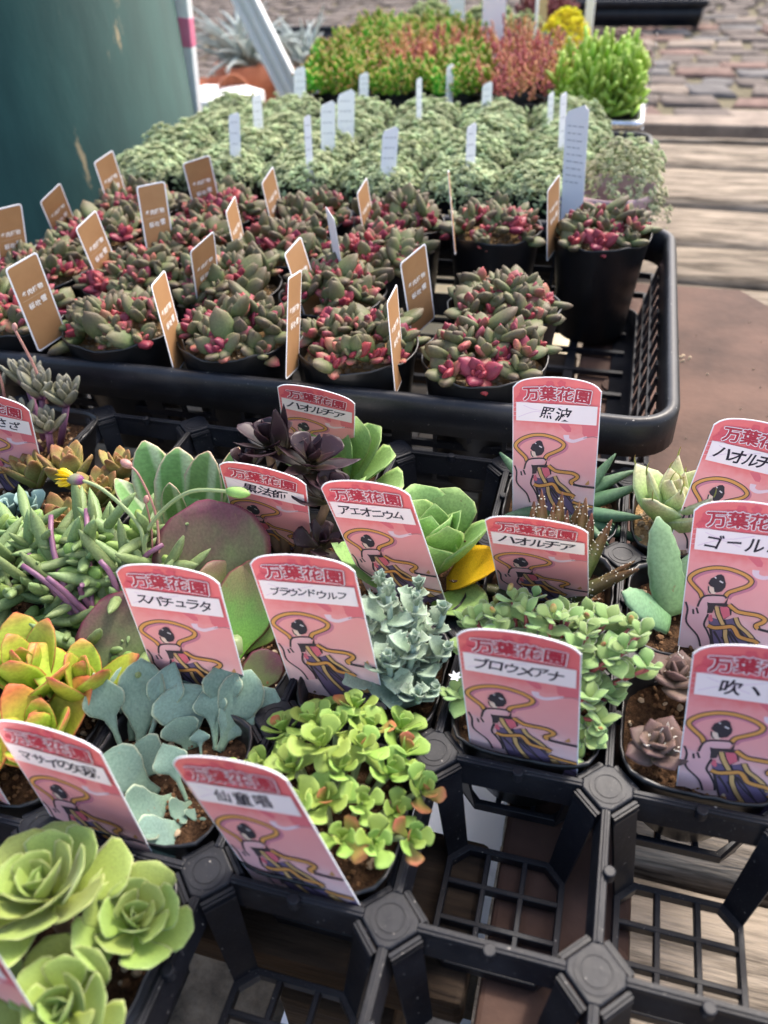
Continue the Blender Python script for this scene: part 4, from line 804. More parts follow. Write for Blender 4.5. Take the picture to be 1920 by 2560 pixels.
# ------------------------------------------------------------------ pink labels (position of the foot, yaw, lean, roll, height in sight)
for q, wds, lb in (
    ((.0287, .3211, -.003, .0027, -.4002, -.184, .0851), 'ハオルチア', 'pink label half hidden by the black aeonium, below the basket rim'),
    ((.2077, .2861, -.003, -.0404, .0643, .0716, .0992), '照波', 'tall pink label with two handwritten characters in front of the basket corner'),
    ((.3104, .2746, -.003, 0, .1925, -.1339, .0855), 'ハオルチア', 'pink label leaning right beside the pale haworthia, cut by the right edge'),
    ((.3163, .1933, -.003, -.1169, .1998, .1069, .0853), 'ゴールヨ', 'pink label in the gasteria pot at the right edge'),
    ((.3145, .0999, -.003, -.0385, .1102, .102, .0849), '吹ヽ雪', 'pink label in the brown hairy rosette pot at the right edge'),
    ((.2105, .2099, -.003, -.032, -.3668, .0748, .0876), 'ハオルチア', 'pink label behind the small downy leaves, beside the dotted haworthia'),
    ((.2135, .0942, -.003, -.0474, -.0672, .0832, .0915), 'ブロウメアナ', 'pink label in front of the downy plant, above the empty cell'),
    ((.1268, .1944, -.003, -.0986, -.1888, .1631, .0927), 'アエオニウム', 'pink label leaning left of the light green rosette with the yellow leaf'),
    ((.0306, .2218, -.003, -.0139, -.3044, -.1465, .0809), '黒法師', 'pink label under the black aeonium, crossed by a thin flower bud'),
    ((.0377, .0951, -.003, .0565, -.0161, .0152, .0898), 'スパチュラタ', 'pink label between two purple paddle leaves'),
    ((.1093, .1125, -.003, .0096, -.0204, .1041, .0947), 'ブラウンドウルフ', 'pink label left of the blue grey toothed plant'),
    ((.0275, .0052, -.003, -.0526, -.0045, .048, .0781), 'マサイの矢尻', 'pink label in front of the blue green spear leaves, upper left of the big rosettes'),
    ((.1278, .0054, -.003, -.0711, -.0136, .2651, .0863), '仙童唱', 'pink label leaning in front of the small lime rosettes'),
    ((.0247, -.0719, -.003, -.0806, .0084, -.0978, .085), '', 'pink label in the lower left corner in front of the big lime rosettes'),
    ((-.0517, .0114, -.003, -.1458, -.1602, -.3418, .0846), '', 'pink label at the left edge whose corner shows below the lime crassula'),
    ((-.1877, .2397, -.003, .1327, -.1559, -.2257, .0846), 'ららさざ', 'pink label at the left edge below the purple grey rosettes')):
    pinklabel(q, wds, lb)
# ------------------------------------------------------------------ baskets
def rrect(hx, hy, r, n=7):
    return [(sx*(hx-r)+r*math.cos(a0+k*PI/2/n), sy*(hy-r)+r*math.sin(a0+k*PI/2/n)) for sx, sy, a0 in ((1, 1, 0), (-1, 1, PI/2), (-1, -1, PI), (1, -1, 3*PI/2)) for k in range(n+1)]
def ringsweep(name, prof, mat, n=7, close=True):
    vs = []; fs = []
    for hx, hy, r, z in prof: vs += [(x, y, z) for x, y in rrect(hx, hy, r, n)]
    N = 4*(n+1); K = len(prof)
    for i in range(K if close else K-1):
        j = (i+1) % K; fs += [(i*N+k, i*N+(k+1) % N, j*N+(k+1) % N, j*N+k) for k in range(N)]
    return mesh(name, vs, fs, mat, True)
def basket(name, label, x0, x1, y0, y1, ztop, zbot, cat='basket', group=None, open_=True):
    hx, hy = (x1-x0)/2, (y1-y0)/2; t = thing(name, label, cat, ((x0+x1)/2, (y0+y1)/2, zbot), 0, group); H = ztop-zbot; r = .035
    prof = [(hx, hy, r, H-.030), (hx, hy, r, H-.004), (hx-.003, hy-.003, r-.003, H), (hx-.008, hy-.008, r-.008, H), (hx-.0105, hy-.0105, r-.0105, H-.003), (hx-.0125, hy-.0125, r-.0125, H-.034), (hx-.0105, hy-.0105, r-.0105, H-.034), (hx-.0085, hy-.0085, r-.0085, H-.008), (hx-.0022, hy-.0022, r-.0022, H-.009), (hx-.0022, hy-.0022, r-.0022, H-.030)]
    link('rim', ringsweep('rim', prof, M['basket']), t)
    ins = .026; bx, by = hx-ins, hy-ins
    link('bottom_frame', ringsweep('bottom_frame', [(bx, by, .02, 0), (bx, by, .02, .018), (bx-.0025, by-.0025, .0175, .018), (bx-.0025, by-.0025, .0175, .003), (bx-.022, by-.022, .006, .003), (bx-.022, by-.022, .006, 0)], M['basket']), t)
    if not open_:
        link('side_wall', ringsweep('side_wall', [(bx, by, .02, .01), (hx-.0125, hy-.0125, r-.0125, H-.03), (hx-.0145, hy-.0145, r-.0145, H-.03), (bx-.002, by-.002, .018, .01)], M['basket']), t)
    def bar(a, b, wd, th, side, nm):
        a, b = Vector(a), Vector(b); d = (b-a).normalized(); s = side.normalized()*wd/2; n = d.cross(side).normalized()*th/2
        link(nm, MB().hexa([a-s-n, a+s-n, a+s+n, a-s+n, b-s-n, b+s-n, b+s+n, b-s+n]).me(nm, M['basket']), t)
    X, Y = Vector((1, 0, 0)), Vector((0, 1, 0)); zt = H-.03; dx = hx-.0125-bx
    if open_:
        for sgn in (1, -1):
            n = 22
            for k in range(n+1):
                x = -bx+.02+(2*bx-.04)*k/n; wide = k % 4 == 0
                bar((x, sgn*by, .01), (x*1.02, sgn*(by+dx), zt), .016 if wide else .0035, .003, X, 'side_bar')
            for f in (.34, .68): bar((-bx-dx*f, sgn*(by+dx*f), .01+(zt-.01)*f), (bx+dx*f, sgn*(by+dx*f), .01+(zt-.01)*f), .006, .0034, Vector((0, 0, 1)), 'side_rail')
            n = 12
            for k in range(n+1):
                y = -by+.02+(2*by-.04)*k/n; wide = k % 4 == 0
                bar((sgn*bx, y, .01), (sgn*(bx+dx), y*1.02, zt), .009 if wide else .0035, .003, Y, 'side_bar')
            for f in (.34, .68): bar((sgn*(bx+dx*f), -by-dx*f, .01+(zt-.01)*f), (sgn*(bx+dx*f), by+dx*f, .01+(zt-.01)*f), .006, .0034, Vector((0, 0, 1)), 'side_rail')
    n = round(2*by/.042)
    for k in range(1, n): y = -by+2*by*k/n; bar((-bx+.01, y, .0045), (bx-.01, y, .0045), .0055, .005, Y, 'floor_bar')
    n = round(2*bx/.062)
    for k in range(1, n): x = -bx+2*bx*k/n; bar((x, -by+.01, .0042), (x, by-.01, .0042), .009, .004, X, 'floor_bar')
    return t
basket('mesh_basket', 'black open mesh basket with rounded rim holding pink and olive succulents', -.40, .286, .357, .757, .035, -.0665)
basket('shallow_tray', 'black shallow tray with rounded rim full of grey green stonecrop', -.46, .262, .795, 1.235, .012, -.0665, 'tray', None, False)
basket('far_tray', 'black tray with red green stonecrop, behind the grey green stonecrop', -.38, .098, 1.245, 1.87, .005, -.0665, 'tray', None, False)

# ------------------------------------------------------------------ round pots
RP = [ringmesh('pot', [(0, .034, 2), (.002, .036, 2), (.09, .046, 2), (.098, .0475, 2), (.106, .0495, 2), (.1075, .0495, 2), (.1073, .0482, 2), (.1, .0466, 2), (.086, .0455, 2)], M['pot'], 44, 0, -.008, k) for k in range(2)]
for m_ in RP:
    for v in m_.vertices:
        if v.co.z > .1: a = math.atan2(v.co.y, v.co.x); v.co.z += .0012*math.sin(5*a+1)+.0006*math.sin(11*a)
RPH = .1075
RS = soilmesh(M['soil_tan'], 8, .0462, 2, RPH-.014); RG = gritmesh(M['grit'], 40, 160, .001, .003, .044, 2, RPH-.013)
LM['olive'] = leafmat('olive_bean_leaf', (80, 96, 50), (96, 104, 66), (100, 88, 70), None, .9, .5, .06, .2, .5, 16, hue=.025)
LM['mixed'] = leafmat('green_and_rose_leaf', (86, 102, 52), (106, 100, 68), (160, 76, 80), None, .9, .48, .08, .16, .6, 16, hue=.02)
LM['rose'] = leafmat('rose_pink_leaf', (100, 92, 56), (138, 62, 70), (148, 56, 70), None, .9, .35, .14, .16, .5, 16, hue=.012, t1=.35)
ol = leafmesh('ol', BEAN2, LM['olive'], .2, .08, .25, 9, 9); mxl = leafmesh('mxl', BEAN2, LM['mixed'], .19, .08, .25, 9, 9); ro = leafmesh('ro', OVATE, LM['rose'], .24, .1, .2, 8, 8)
def beanplant(seed):
    """leaf placements for one potful; shared by the pots of that kind"""
    q = random.Random(seed); out = []; heads = []
    n = 23
    for k in range(n):
        a = k*2.4+q.uniform(-.3, .3); r = .0395*math.sqrt((k+.4)/n); heads.append((r*math.cos(a), r*math.sin(a), RPH+.012-7*r*r+q.uniform(-.006, .006), a, r))
    for (x, y, z, a, r) in heads:
        tm = tiltmat(a, r*15+q.uniform(-.1, .2)); kind = q.random(); nn = q.randint(7, 9)
        for k in range(nn):
            f = (k+.5)/nn; az = k*2.4+q.uniform(0, .5)+a; el = R(78-62*f+q.uniform(-8, 8))
            pinkish = (f < .5 and kind < .34) or (kind < .06) or q.random() < .04
            me = ro if pinkish else (mxl if q.random() < .42 else ol); L_ = (.0125+.0075*f)*q.uniform(.7, 1.3)*(1.18 if me is ol else .95)*(1.25 if (me is ol and q.random() < .2) else 1)
            out.append((me, lmat((x, y, z-.004), az, el, (L_*q.uniform(.8, 1.0), L_, L_*.95), tm, q.uniform(-.3, .3))))
    return out
BP = [beanplant(k) for k in range(9)]
ordn = ['first', 'second', 'third', 'fourth', 'fifth', 'sixth', 'seventh']
rows = [('front row', .411, [-.285, -.18, -.072, .032, .135]), ('second row', .503, [-.32, -.22, -.118, -.016, .088+.05]), ('third row', .595, [-.31, -.205, -.1, .004]), ('rear row', .690, [-.315, -.208, -.105, .0, .104, .209])]
pc = 0
for rn, y, xs in rows:
    for k, x in enumerate(xs):
        lb = f'pot of olive and pink bean leaves, {ordn[k]} from left in basket {rn}'
        if rn == 'rear row' and k == 5: lb = 'round black pot of olive and pink leaves standing alone in the rear right basket corner'
        t = thing('potted_bean_succulent', lb, 'succulent', (x+rnd.uniform(-.003, .003), y+rnd.uniform(-.003, .003), -.0605), rnd.uniform(0, 6.3), 'round pots of pink and olive succulents in the basket')
        link('pot', RP[pc % 2], t); link('soil', RS, t); stuff(link('grit', RG, t))
        for me, mx in BP[(pc*4+pc//5) % 9]: link('leaf', me, t, mx)
        pc += 1

# ------------------------------------------------------------------ brown card labels in the basket
M['kraft'] = pmat('brown_card_print', (158, 116, 76), (172, 130, 88), 30, .5, 0)
def brownset():
    b = MB(); hw, H = 16, 78
    def rr(i): return [(x, y+H/2-16) for x, y in rrect(hw-i, H/2-i, 3-i*.5, 4)]
    b.prism([(x/1000, y/1000) for x, y in rr(0)], -.0002, .0002); body = b.me('label_card', M['tagwhite'])
    f = MB(); p = rr(1.4); f.add([(x/1000, y/1000, .00024) for x, y in p], [tuple(range(len(p)))]); face = f.me('printed_face', M['kraft'])
    pr = Print(.27); pr.text('多肉植物', 0, 35.5, 5.4, (240, 234, 226), .02)
    for k in range(26): x = -11.5+k*.92; pr.poly([(x-.22, 30), (x+.22, 30), (x+.22, 30.5), (x-.22, 30.5)], (214, 186, 156))
    pr.text('桜', -6, 24, 5.8, (240, 234, 226), .02, .1); pr.text('吹', .5, 23.6, 5.6, (240, 234, 226), .02, -.1); pr.text('雪', 7, 24.6, 6.2, (240, 234, 226), .02, .05)
    return body, face, pr.me('lettering', M['print'])
BB, BF, BT_ = brownset()
BL = [(-.3476,.4997,1.5535-.35,-.1845,-.0842,.0597),(-.2297,.3783,1.2845,-.0876,.1088,.0654),(-.3552,.6009,1.3811,-.3439,.3892,.0549),(-.2437,.5,1.4343,-.0533,.2252,.0579),(-.3382,.6863,1.3465,-.0775,.1751,.0577),(-.2206,.5641,1.0612,-.0023,-.0703,.0643),(-.226,.6883,.8076,-.1848,.1163,.0586),(-.1319,.5662,1.6698,-.0042,.1876,.054),(-.1278,.4786,1.3272,-.3248,.2682,.0591),(-.1136,.383,1.7155,.0401,-.0078,.0532),(-.1338,.6696,1.5137,-.0371,.2841,.0531),(-.0335,.4873,1.4224,.1427,.1421,.0477),(-.0066,.3735,1.603,-.0795,-.1969,.0645),(-.0295,.666,1.5074,.0157,.2335,.0452),(-.0198,.5367,-1.009,-.1006,-.0772,.0593),(.0707,.4806,1.0901,-.0867,.2558,.0544),(.0748,.3867,1.5958,.0415,.0357,.0544),(.0685,.6392,1.7587,.112,-.2802,.0646),(.1632,.671,1.3053,-.0044,.2256,.0553)]
BLN = ['brown card label at the far left edge, overlapping another label below it', 'brown card label in the front left pot beside the tiny yellow flower', 'brown card label against the green column, second from the left edge', 'brown card label behind the front left pot, third from the left', 'brown card label standing highest against the green column', 'brown card label facing the viewer squarely, left of the basket centre', 'widest brown card label at the rear left of the basket', 'narrow brown card label seen side-on right of the squarest one', 'brown card label in the second row behind the narrow front one', 'narrow brown card label between the two front left pots', 'brown card label at the rear of the basket below the stonecrop', 'brown card label half hidden behind another in the front centre', 'narrow brown card label in the third front pot, hiding another behind it', 'small brown card label at the rear centre of the basket', 'blank back of a card label at the basket centre', 'brown card label left of the large olive leaves on the right', 'narrow brown card label in the front right pot', 'card label seen edge-on as a thin white line at the rear right', 'brown card label left of the lone rear right pot']
for k, (q, lb) in enumerate(zip(BL, BLN)):
    x, y, yaw, tilt, roll, h_ = q
    t = thing('card_label', lb, 'plant label', (0, 0, 0), 0, 'brown card labels in the basket')
    mw = posemat(x, y, .05, yaw, tilt, roll) @ Matrix.Translation((0, h_-.0615, 0))
    if k == 14: mw = posemat(x, y, .05, yaw+PI, -tilt, -roll) @ Matrix.Translation((0, h_-.0615, 0))
    t.matrix_world = mw; link('label_card', BB, t); link('printed_face', BF, t); link('lettering', BT_, t)

# ------------------------------------------------------------------ grey green stonecrop
LM['sed'] = leafmat('stonecrop_leaf', (106, 126, 74), (148, 164, 112), (190, 198, 156), None, .9, .6, .12, .2, .2, 30, hue=.025)
LM['sed_p'] = leafmat('pale_stonecrop_leaf', (116, 134, 90), (154, 166, 118), (190, 182, 152), None, .9, .6, .12, .2, .2, 30, hue=.03)
LM['jel'] = leafmat('red_tipped_jelly_leaf', (92, 140, 34), (132, 174, 56), (204, 116, 84), None, .9, .3, .2, .25, .3, 30, hue=.045, t1=.72)
LM['pnk'] = leafmat('coral_stonecrop_leaf', (124, 140, 66), (192, 122, 96), (218, 146, 120), None, .9, .4, .2, .28, .4, 30, hue=.05)
LM['lime'] = leafmat('bright_lime_leaf', (112, 146, 44), (154, 186, 66), (190, 210, 108), None, .9, .4, .22, .14, .2, 30)
LM['yel'] = leafmat('yellow_bloom', (222, 206, 20), (236, 224, 30), (240, 230, 60), None, .9, .6, .3, .1)
LM['teal'] = leafmat('teal_stonecrop_leaf', (86, 126, 98), (104, 146, 120), (126, 160, 136), None, .9, .6, .1, .15)
LM['mauve'] = leafmat('mauve_stonecrop_leaf', (110, 96, 84), (140, 118, 108), (160, 136, 128), None, .9, .6, .1, .15)
LM['palegreen'] = leafmat('pale_green_leaf', (120, 144, 92), (150, 168, 112), (180, 190, 136), None, .9, .6, .2, .15)
LM['darkred'] = leafmat('dark_red_leaf', (86, 48, 50), (112, 56, 60), (130, 70, 70), None, .9, .6, .1, .2)
LM['silver'] = leafmat('silver_leaf', (150, 160, 150), (178, 188, 182), (196, 204, 200), None, .9, .6, .15, .1)
def mat_sedum(seed, mat, n=210, rad=.053, L=.0074, dome=.018, per=9):
    q = random.Random(seed); f = Fol()
    for k in range(n):
        a = k*2.39996; r = rad*math.sqrt((k+.5)/n); x, y = r*math.cos(a)+q.uniform(-.003, .003), r*math.sin(a)+q.uniform(-.003, .003)
        z = dome*(1-(r/rad)**2.2)-.006*(r/rad)**6+q.uniform(-.007, .007)+(.007 if q.random() < .08 else 0)+.006*noise.noise(Vector((x*40, y*40, seed)))
        tm = tiltmat(a, (r/rad)**2*1.0+q.uniform(-.25, .25)); rv = q.random(); l0 = L*q.uniform(.6, 1.35)
        for j in range(per):
            g_ = (j+.5)/per; f.blob((x, y, z), j*2.4+k, R(80-70*g_), l0*(.5+.5*g_), l0*.25, l0*.13, rv, tm, m=4)
        for j in range(3): f.blob((x, y, z-.004*j-.003), j*2.1+k*1.3, R(0), l0*1.0, l0*.25, l0*.14, rv, tm, m=4)
    return f
def upright(seed, mat, n=46, rad=.048, h0=.03, h1=.058, L=.0125, wd=.24, per=11, spread=.45, topel=70):
    q = random.Random(seed); f = Fol()
    for k in range(n):
        a = k*2.39996; r = rad*math.sqrt((k+.5)/n); x, y = r*math.cos(a), r*math.sin(a); H = q.uniform(h0, h1)*(1-.35*(r/rad)**2); rv = q.random()
        tx, ty = math.cos(a)*r/rad*spread, math.sin(a)*r/rad*spread
        for j in range(per):
            g_ = j/(per-1); z = H*(.25+.75*g_); f.blob((x+tx*z, y+ty*z, z), j*2.4+k, R(20+(topel-20)*g_+q.uniform(-12, 12)), L*q.uniform(.8, 1.2), L*wd, L*wd*.9, rv, None, m=5)
    return f
SED = [mat_sedum(k, 'sed').me('foliage', LM['sed']) for k in range(4)]; SEDP = mat_sedum(9, 'sed_p', 190, .056, .006, .034).me('foliage', LM['sed_p'])
JEL = [upright(k, 'jel').me('foliage', LM['jel']) for k in range(3)]; PNK = upright(8, 'pnk', 44, .05, .02, .07, .0085, .22, 12, .5, 80).me('foliage', LM['pnk'])
SP = .92
def sedpot(name, label, x, y, z, fol, group, sc_=1.0, potmat=None, rimz=.103):
    t = thing(name, label, 'stonecrop', (x, y, z), 0, group)
    o = link('pot', RP[0], t, Matrix.Diagonal((SP, SP, SP, 1)))
    stuff(link('foliage', fol, t, Matrix.Translation((0, 0, rimz)) @ Matrix.Rotation(rnd.uniform(0, 6.3), 4, 'Z') @ Matrix.Diagonal((sc_, sc_, sc_, 1)))); return t
srows = [('front', .862, [-.392, -.285, -.178, -.071, .036, .128]), ('second', .962, [-.40, -.293, -.186, -.079, .028, .135]), ('third', 1.062, [-.39, -.283, -.176, -.069, .038, .145]), ('rear', 1.165, [-.40, -.293, -.186, -.079, .028, .135])]
for rn, y, xs in srows:
    for k, x in enumerate(xs):
        sedpot('potted_stonecrop', f'grey green stonecrop cushion, {ordn[k]} from the left in the {rn} row of the shallow tray', x+rnd.uniform(-.005, .005), y+rnd.uniform(-.005, .005), -.062, SED[rnd.randrange(4)], 'grey green stonecrop pots in the shallow tray', rnd.uniform(.96, 1.08))
M['pinkpot'] = pmat('pale_pink_pot', (172, 140, 140), (196, 164, 164), 30, .45)
PP = ringmesh('pot', [(0, .036, 2), (.003, .038, 2)]+[(.012+.01*k+dz, .0395+.0012*k+dr, 2) for k in range(8) for dz, dr in ((0, 0), (.004, .0011))]+[(.1, .0515, 2), (.105, .052, 2), (.1055, .0505, 2), (.085, .049, 2)], M['pinkpot'], 40, 0, 0, 1)
t = thing('potted_stonecrop', 'pale trailing stonecrop in a ribbed pink pot at the tray corner', 'stonecrop', (.213, .852, -.062)); link('pot', PP, t); stuff(link('foliage', SEDP, t, Matrix.Translation((.008, .008, .106)) @ Matrix.Diagonal((.93, .93, 1.2, 1))))
sp_ = link('trailing_sprigs', mat_sedum(33, 'x', 30, .02, .006, .01).me('foliage', LM['sed_p']), t, Matrix.Translation((.048, -.016, .088))); stuff(sp_)
t2 = sedpot('potted_stonecrop', 'grey green stonecrop between the pink pot and the lime plant', .225, .975, -.062, SED[1], 'grey green stonecrop pots in the shallow tray', .9)

# ------------------------------------------------------------------ white plastic plant tags
WT = []
def whitetag(x, y, z, wd, h_, yaw, tilt, roll, label, lines=4, group='white plastic plant tags among the stonecrop'):
    t = thing('plant_tag', label, 'plant tag', (0, 0, 0), 0, group); t.matrix_world = posemat(x, y, z, yaw, tilt, roll)
    w2 = wd*500; H = h_*1000
    b = MB(); b.prism([(a/1000, c/1000) for a, c in ((-w2, -25), (w2, -25), (w2, H-w2*.3), (w2*.6, H), (-w2*.8, H-w2*.5), (-w2, H-w2*1.0))], -.0003, .0003); link('tag_card', b.me('tag_card', M['tagwhite']), t)
    p = Print(.34)
    for k in range(lines):
        yy = H*.86-k*H*.62/max(lines, 1)-w2*.5; x0 = -w2*.75
        for s_ in range(3):
            x1 = x0+w2*rnd.uniform(.25, .55)
            if x1 < w2*.85: p.poly([(x0, yy), (x1, yy), (x1, yy+.9), (x0, yy+.9)], (150, 150, 156))
            x0 = x1+w2*.1
    if p.f: link('print', p.me('print', M['print']), t)
for k, (x, y, h_, ln, wd, d) in enumerate(((-.266, .86, .061, .010, .0133, 'above the second front pot'), (-.289, .996, .054, .008, .012, 'second from the left of the stonecrop'), (-.304, 1.212, .05, .006, .0182, 'left of the red green rows'), (-.154, .834, .066, .007, .0081, 'thin one in the third front pot'), (-.161, .927, .062, .008, .0186, 'left one of the close pair'), (-.159, .998, .061, .009, .0233, 'wider right one of the close pair'), (-.202, 1.236, .038, .004, .0151, 'short one in front of the red green row'), (-.054, .838, .055, .009, .0192, 'leaning in the fourth front pot'), (-.067, 1.058, .065, .005, .0079, 'tall thin one in mid tray'), (-.065, 1.263, .046, .005, .012, 'below the coral plants'), (.045, .851, .058, .005, .0123, 'leaning in the fifth front pot'), (.015, 1.147, .044, .002, .0152, 'in the rear row near the coral plants'), (.115, 1.089, .044, 0, .0091, 'left one near the lime plant'), (.145, .942, .074, -.002, .0093, 'tall thin one beside the paper tag'), (-.196, 1.38, .029, .004, .0147, 'among the red green leaves'), (-.243, 1.78, .021, .005, .0179, 'far one behind the red green leaves'))):
    yaw = R(55) if wd < .013 else R(40); whitetag(x, y, .05, wd/math.cos(yaw-R(17))*1.0, h_, yaw, .05, -ln/h_*.8, 'white plastic plant tag, '+d, 3)
whitetag(.172, .806, .035, .03, .105, R(-32), .0, .06, 'large white paper tag with printed lines in the pink pot', 9)
for x, y, h_, wd, d in ((-.172, 1.856, .16, .036, 'left'), (-.058, 1.655, .18, .045, 'right')): whitetag(x, y, .06, wd, h_, R(10), .0, .0, f'big blank white tag, {d} one of the two at the top edge', 0, 'big white tags at the back')

# ------------------------------------------------------------------ red green and coral stonecrop, far rows
for rn, y, xs in (('front', 1.315, (-.275, -.17, -.065, .04)), ('second', 1.425, (-.29, -.185, -.08)), ('third', 1.55, (-.32, -.215, -.11)), ('fourth', 1.68, (-.32, -.215, -.11)), ('rear', 1.80, (-.325, -.215))):
    for k, x in enumerate(xs):
        o = sedpot('potted_jelly_stonecrop', f'red tipped green stonecrop, {ordn[k]} from left in the {rn} row of far tray', x, y, -.062, PNK if (rn, k) in (('second', 1), ('third', 2), ('front', 3)) else JEL[rnd.randrange(3)], 'red tipped stonecrop pots in the far tray', rnd.uniform(.95, 1.15))
for x, y, d in ((.05, 1.43, 'beside the lime plant'), (.0, 1.56, 'in front of the yellow dome'), (-.15, 1.475, 'among the red green plants')):
    sedpot('potted_coral_stonecrop', 'coral pink upright stonecrop '+d, x, y, -.058, PNK, 'coral stonecrop pots in the far tray', 1.12)
# lime plant in a foil tray
t = thing('lime_stonecrop_tray', 'bright lime green stonecrop in a silver foil tray with clear plastic sides', 'stonecrop', (.168, 1.345, -.02), 0)
link('tray', ringsweep('tray', [(.06, .062, .008, 0), (.07, .072, .01, .03), (.0745, .0765, .012, .03), (.0745, .0765, .012, .034), (.067, .069, .009, .034), (.058, .06, .007, .006)], M['basket']), t)
link('foil_edge', ringsweep('foil_edge', [(.0755, .0775, .012, .026), (.0765, .0785, .012, .037), (.066, .068, .009, .0375), (.066, .068, .009, .0345), (.074, .076, .011, .034)], M['foil']), t)
f = Fol(); q = random.Random(4)
for k in range(135):
    x, y = q.uniform(-.06, .06), q.uniform(-.062, .062); H = q.uniform(.05, .105)*(1-.25*(abs(x)/.06)**4); tx, ty = x*4+q.uniform(-.15, .15), y*3+q.uniform(-.15, .15); rv = q.random()
    for j in range(6):
        g_ = (j+1)/6; z = .03+H*g_*.9; f.blob((x+tx*H*g_*.35, y+ty*H*g_*.35, z), q.uniform(0, 6.3), R(25+50*g_+q.uniform(-25, 20)), q.uniform(.02, .036), .0034, .0033, rv, None, .8, 6)
stuff(link('foliage', f.me('foliage', LM['lime']), t))
M['clear'] = newmat('clear_plastic')[0]; cb = M['clear'].node_tree.nodes['Principled BSDF']; cb.inputs['Transmission Weight'].default_value = .95; cb.inputs['Roughness'].default_value = .12; cb.inputs['IOR'].default_value = 1.1; cb.inputs['Base Color'].default_value = (.95, .97, 1, 1)
for y in (-.06, .03): link('clear_side', MB().box(.0775, .0785, y, y+.02, .0, .14).me('clear_side', M['clear']), t)
# back row
def bush(name, label, x, y, z, mat, n, rad, L, dome, cat='plant', group='mixed plants in the back row', up_=False):
    t = thing(name, label, cat, (x, y, -.062), 0, group); s = rad/.052; link('pot', RP[1], t, Matrix.Diagonal((s*.85, s*.85, .9, 1)))
    fo = (upright(int(x*1000), mat, n, rad, dome*.6, dome, L) if up_ else mat_sedum(int(abs(x)*1000+y*10), mat, n, rad, L, dome)); stuff(link('foliage', fo.me('foliage', LM[mat]), t, Matrix.Translation((0, 0, .095)))); return t
bush('potted_yellow_dome', 'bright yellow dome of bloom at the back', .075, 1.72, 0, 'yel', 260, .062, .007, .075)
bush('potted_teal_cushion', 'teal green round cushion below the yellow dome', .03, 1.66, 0, 'teal', 200, .055, .006, .04)
bush('potted_mauve_cushion', 'mauve grey cushion behind the lime plant', .19, 1.66, 0, 'mauve', 200, .06, .007, .045)
bush('potted_pale_bush', 'pale green bush at the back, left of the big white tags', -.25, 1.95, 0, 'palegreen', 220, .08, .01, .06)
bush('potted_pale_bush', 'pale green leafy bush between the two big white tags', -.11, 1.92, 0, 'palegreen', 200, .07, .011, .06)
bush('potted_pale_bush', 'yellowish green bush right of the big white tags', -.02, 1.84, 0, 'palegreen', 200, .06, .009, .05)
bush('potted_red_plant', 'dark red small plant at the top edge', .01, 2.0, 0, 'darkred', 60, .05, .014, .09, up_=True)
bush('potted_dark_plant', 'dark purple plant in front of the yellowish bush', -.045, 1.72, 0, 'darkred', 160, .04, .007, .035)
M['lathe'] = pmat('pale_wooden_stake', (196, 164, 112), (214, 186, 140), 20, .7, .2, stretch=(6, 6, 1))
for x, y, d, c in ((.007, 1.93, 'yellowish wooden stake left of the yellow dome', M['lathe']), (.115, 1.80, 'pale wooden stake right of the yellow dome', M['white_paint'])):
    tag(link('wooden_stake', bevelled(MB().box(x-.009, x+.009, y-.003, y+.003, .0, .3).me('wooden_stake', c), .001)), d, 'stake', 'wooden stakes at the back')
tag(link('thin_stake', bevelled(MB().tube([(.016, 1.735, -.02), (.014, 1.735, .26)], .0035, .0035, 8).me('thin_stake', M['tagwhite'], True), .0005)), 'thin pale grey stake left of the yellow dome', 'stake')
block = basket('shadow_block', 'black crate standing in for shadow on the paving at the top edge', -.15, .5, 4.3, 4.75, FLOOR+.12, FLOOR+.01, 'block', None, False)  # dark low block added in place of a shadow on the paving
grate = basket('flat_black_tray', 'flat empty black tray on the paving behind the silver leaves', -1.55, -1.0, 3.6, 4.1, FLOOR+.05, FLOOR+.008, 'tray')

# ------------------------------------------------------------------ green column, white easel, left corner
def greenpaint():
    m, n, b, new, L = newmat('worn_green_paint'); tc = new('ShaderNodeTexCoord'); mp = new('ShaderNodeMapping'); L(tc.outputs['Object'], mp.inputs[0]); mp.inputs['Scale'].default_value = (8, 8, 2.2)
    n1 = new('ShaderNodeTexNoise'); n1.inputs['Scale'].default_value = 2.4; n1.inputs['Detail'].default_value = 9; n1.inputs['Roughness'].default_value = .72; L(mp.outputs[0], n1.inputs['Vector'])
    r1 = new('ShaderNodeValToRGB'); L(n1.outputs['Fac'], r1.inputs[0]); e = r1.color_ramp.elements; e[0].position = .61; e[0].color = (0, 0, 0, 1); e[1].position = .67; e[1].color = (1, 1, 1, 1)
    n2 = new('ShaderNodeTexNoise'); n2.inputs['Scale'].default_value = 4; n2.inputs['Detail'].default_value = 6; L(mp.outputs[0], n2.inputs['Vector'])
    r2 = new('ShaderNodeValToRGB'); L(n2.outputs['Fac'], r2.inputs[0]); r2.color_ramp.elements[0].color = lin((22, 50, 46)); r2.color_ramp.elements[1].color = lin((40, 76, 70))
    mx = new('ShaderNodeMix'); mx.data_type = 'RGBA'; L(r1.outputs[0], mx.inputs['Factor']); L(r2.outputs[0], mx.inputs['A']); mx.inputs['B'].default_value = lin((150, 132, 98)); L(mx.outputs['Result'], b.inputs['Base Color'])
    b.inputs['Roughness'].default_value = .6; b.inputs['Specular IOR Level'].default_value = .2; bp = new('ShaderNodeBump'); bp.inputs['Strength'].default_value = .4; bp.inputs['Distance'].default_value = .004; L(n1.outputs['Fac'], bp.inputs['Height']); L(bp.outputs[0], b.inputs['Normal'])
    return m
N = 72; vs = []; fs = []
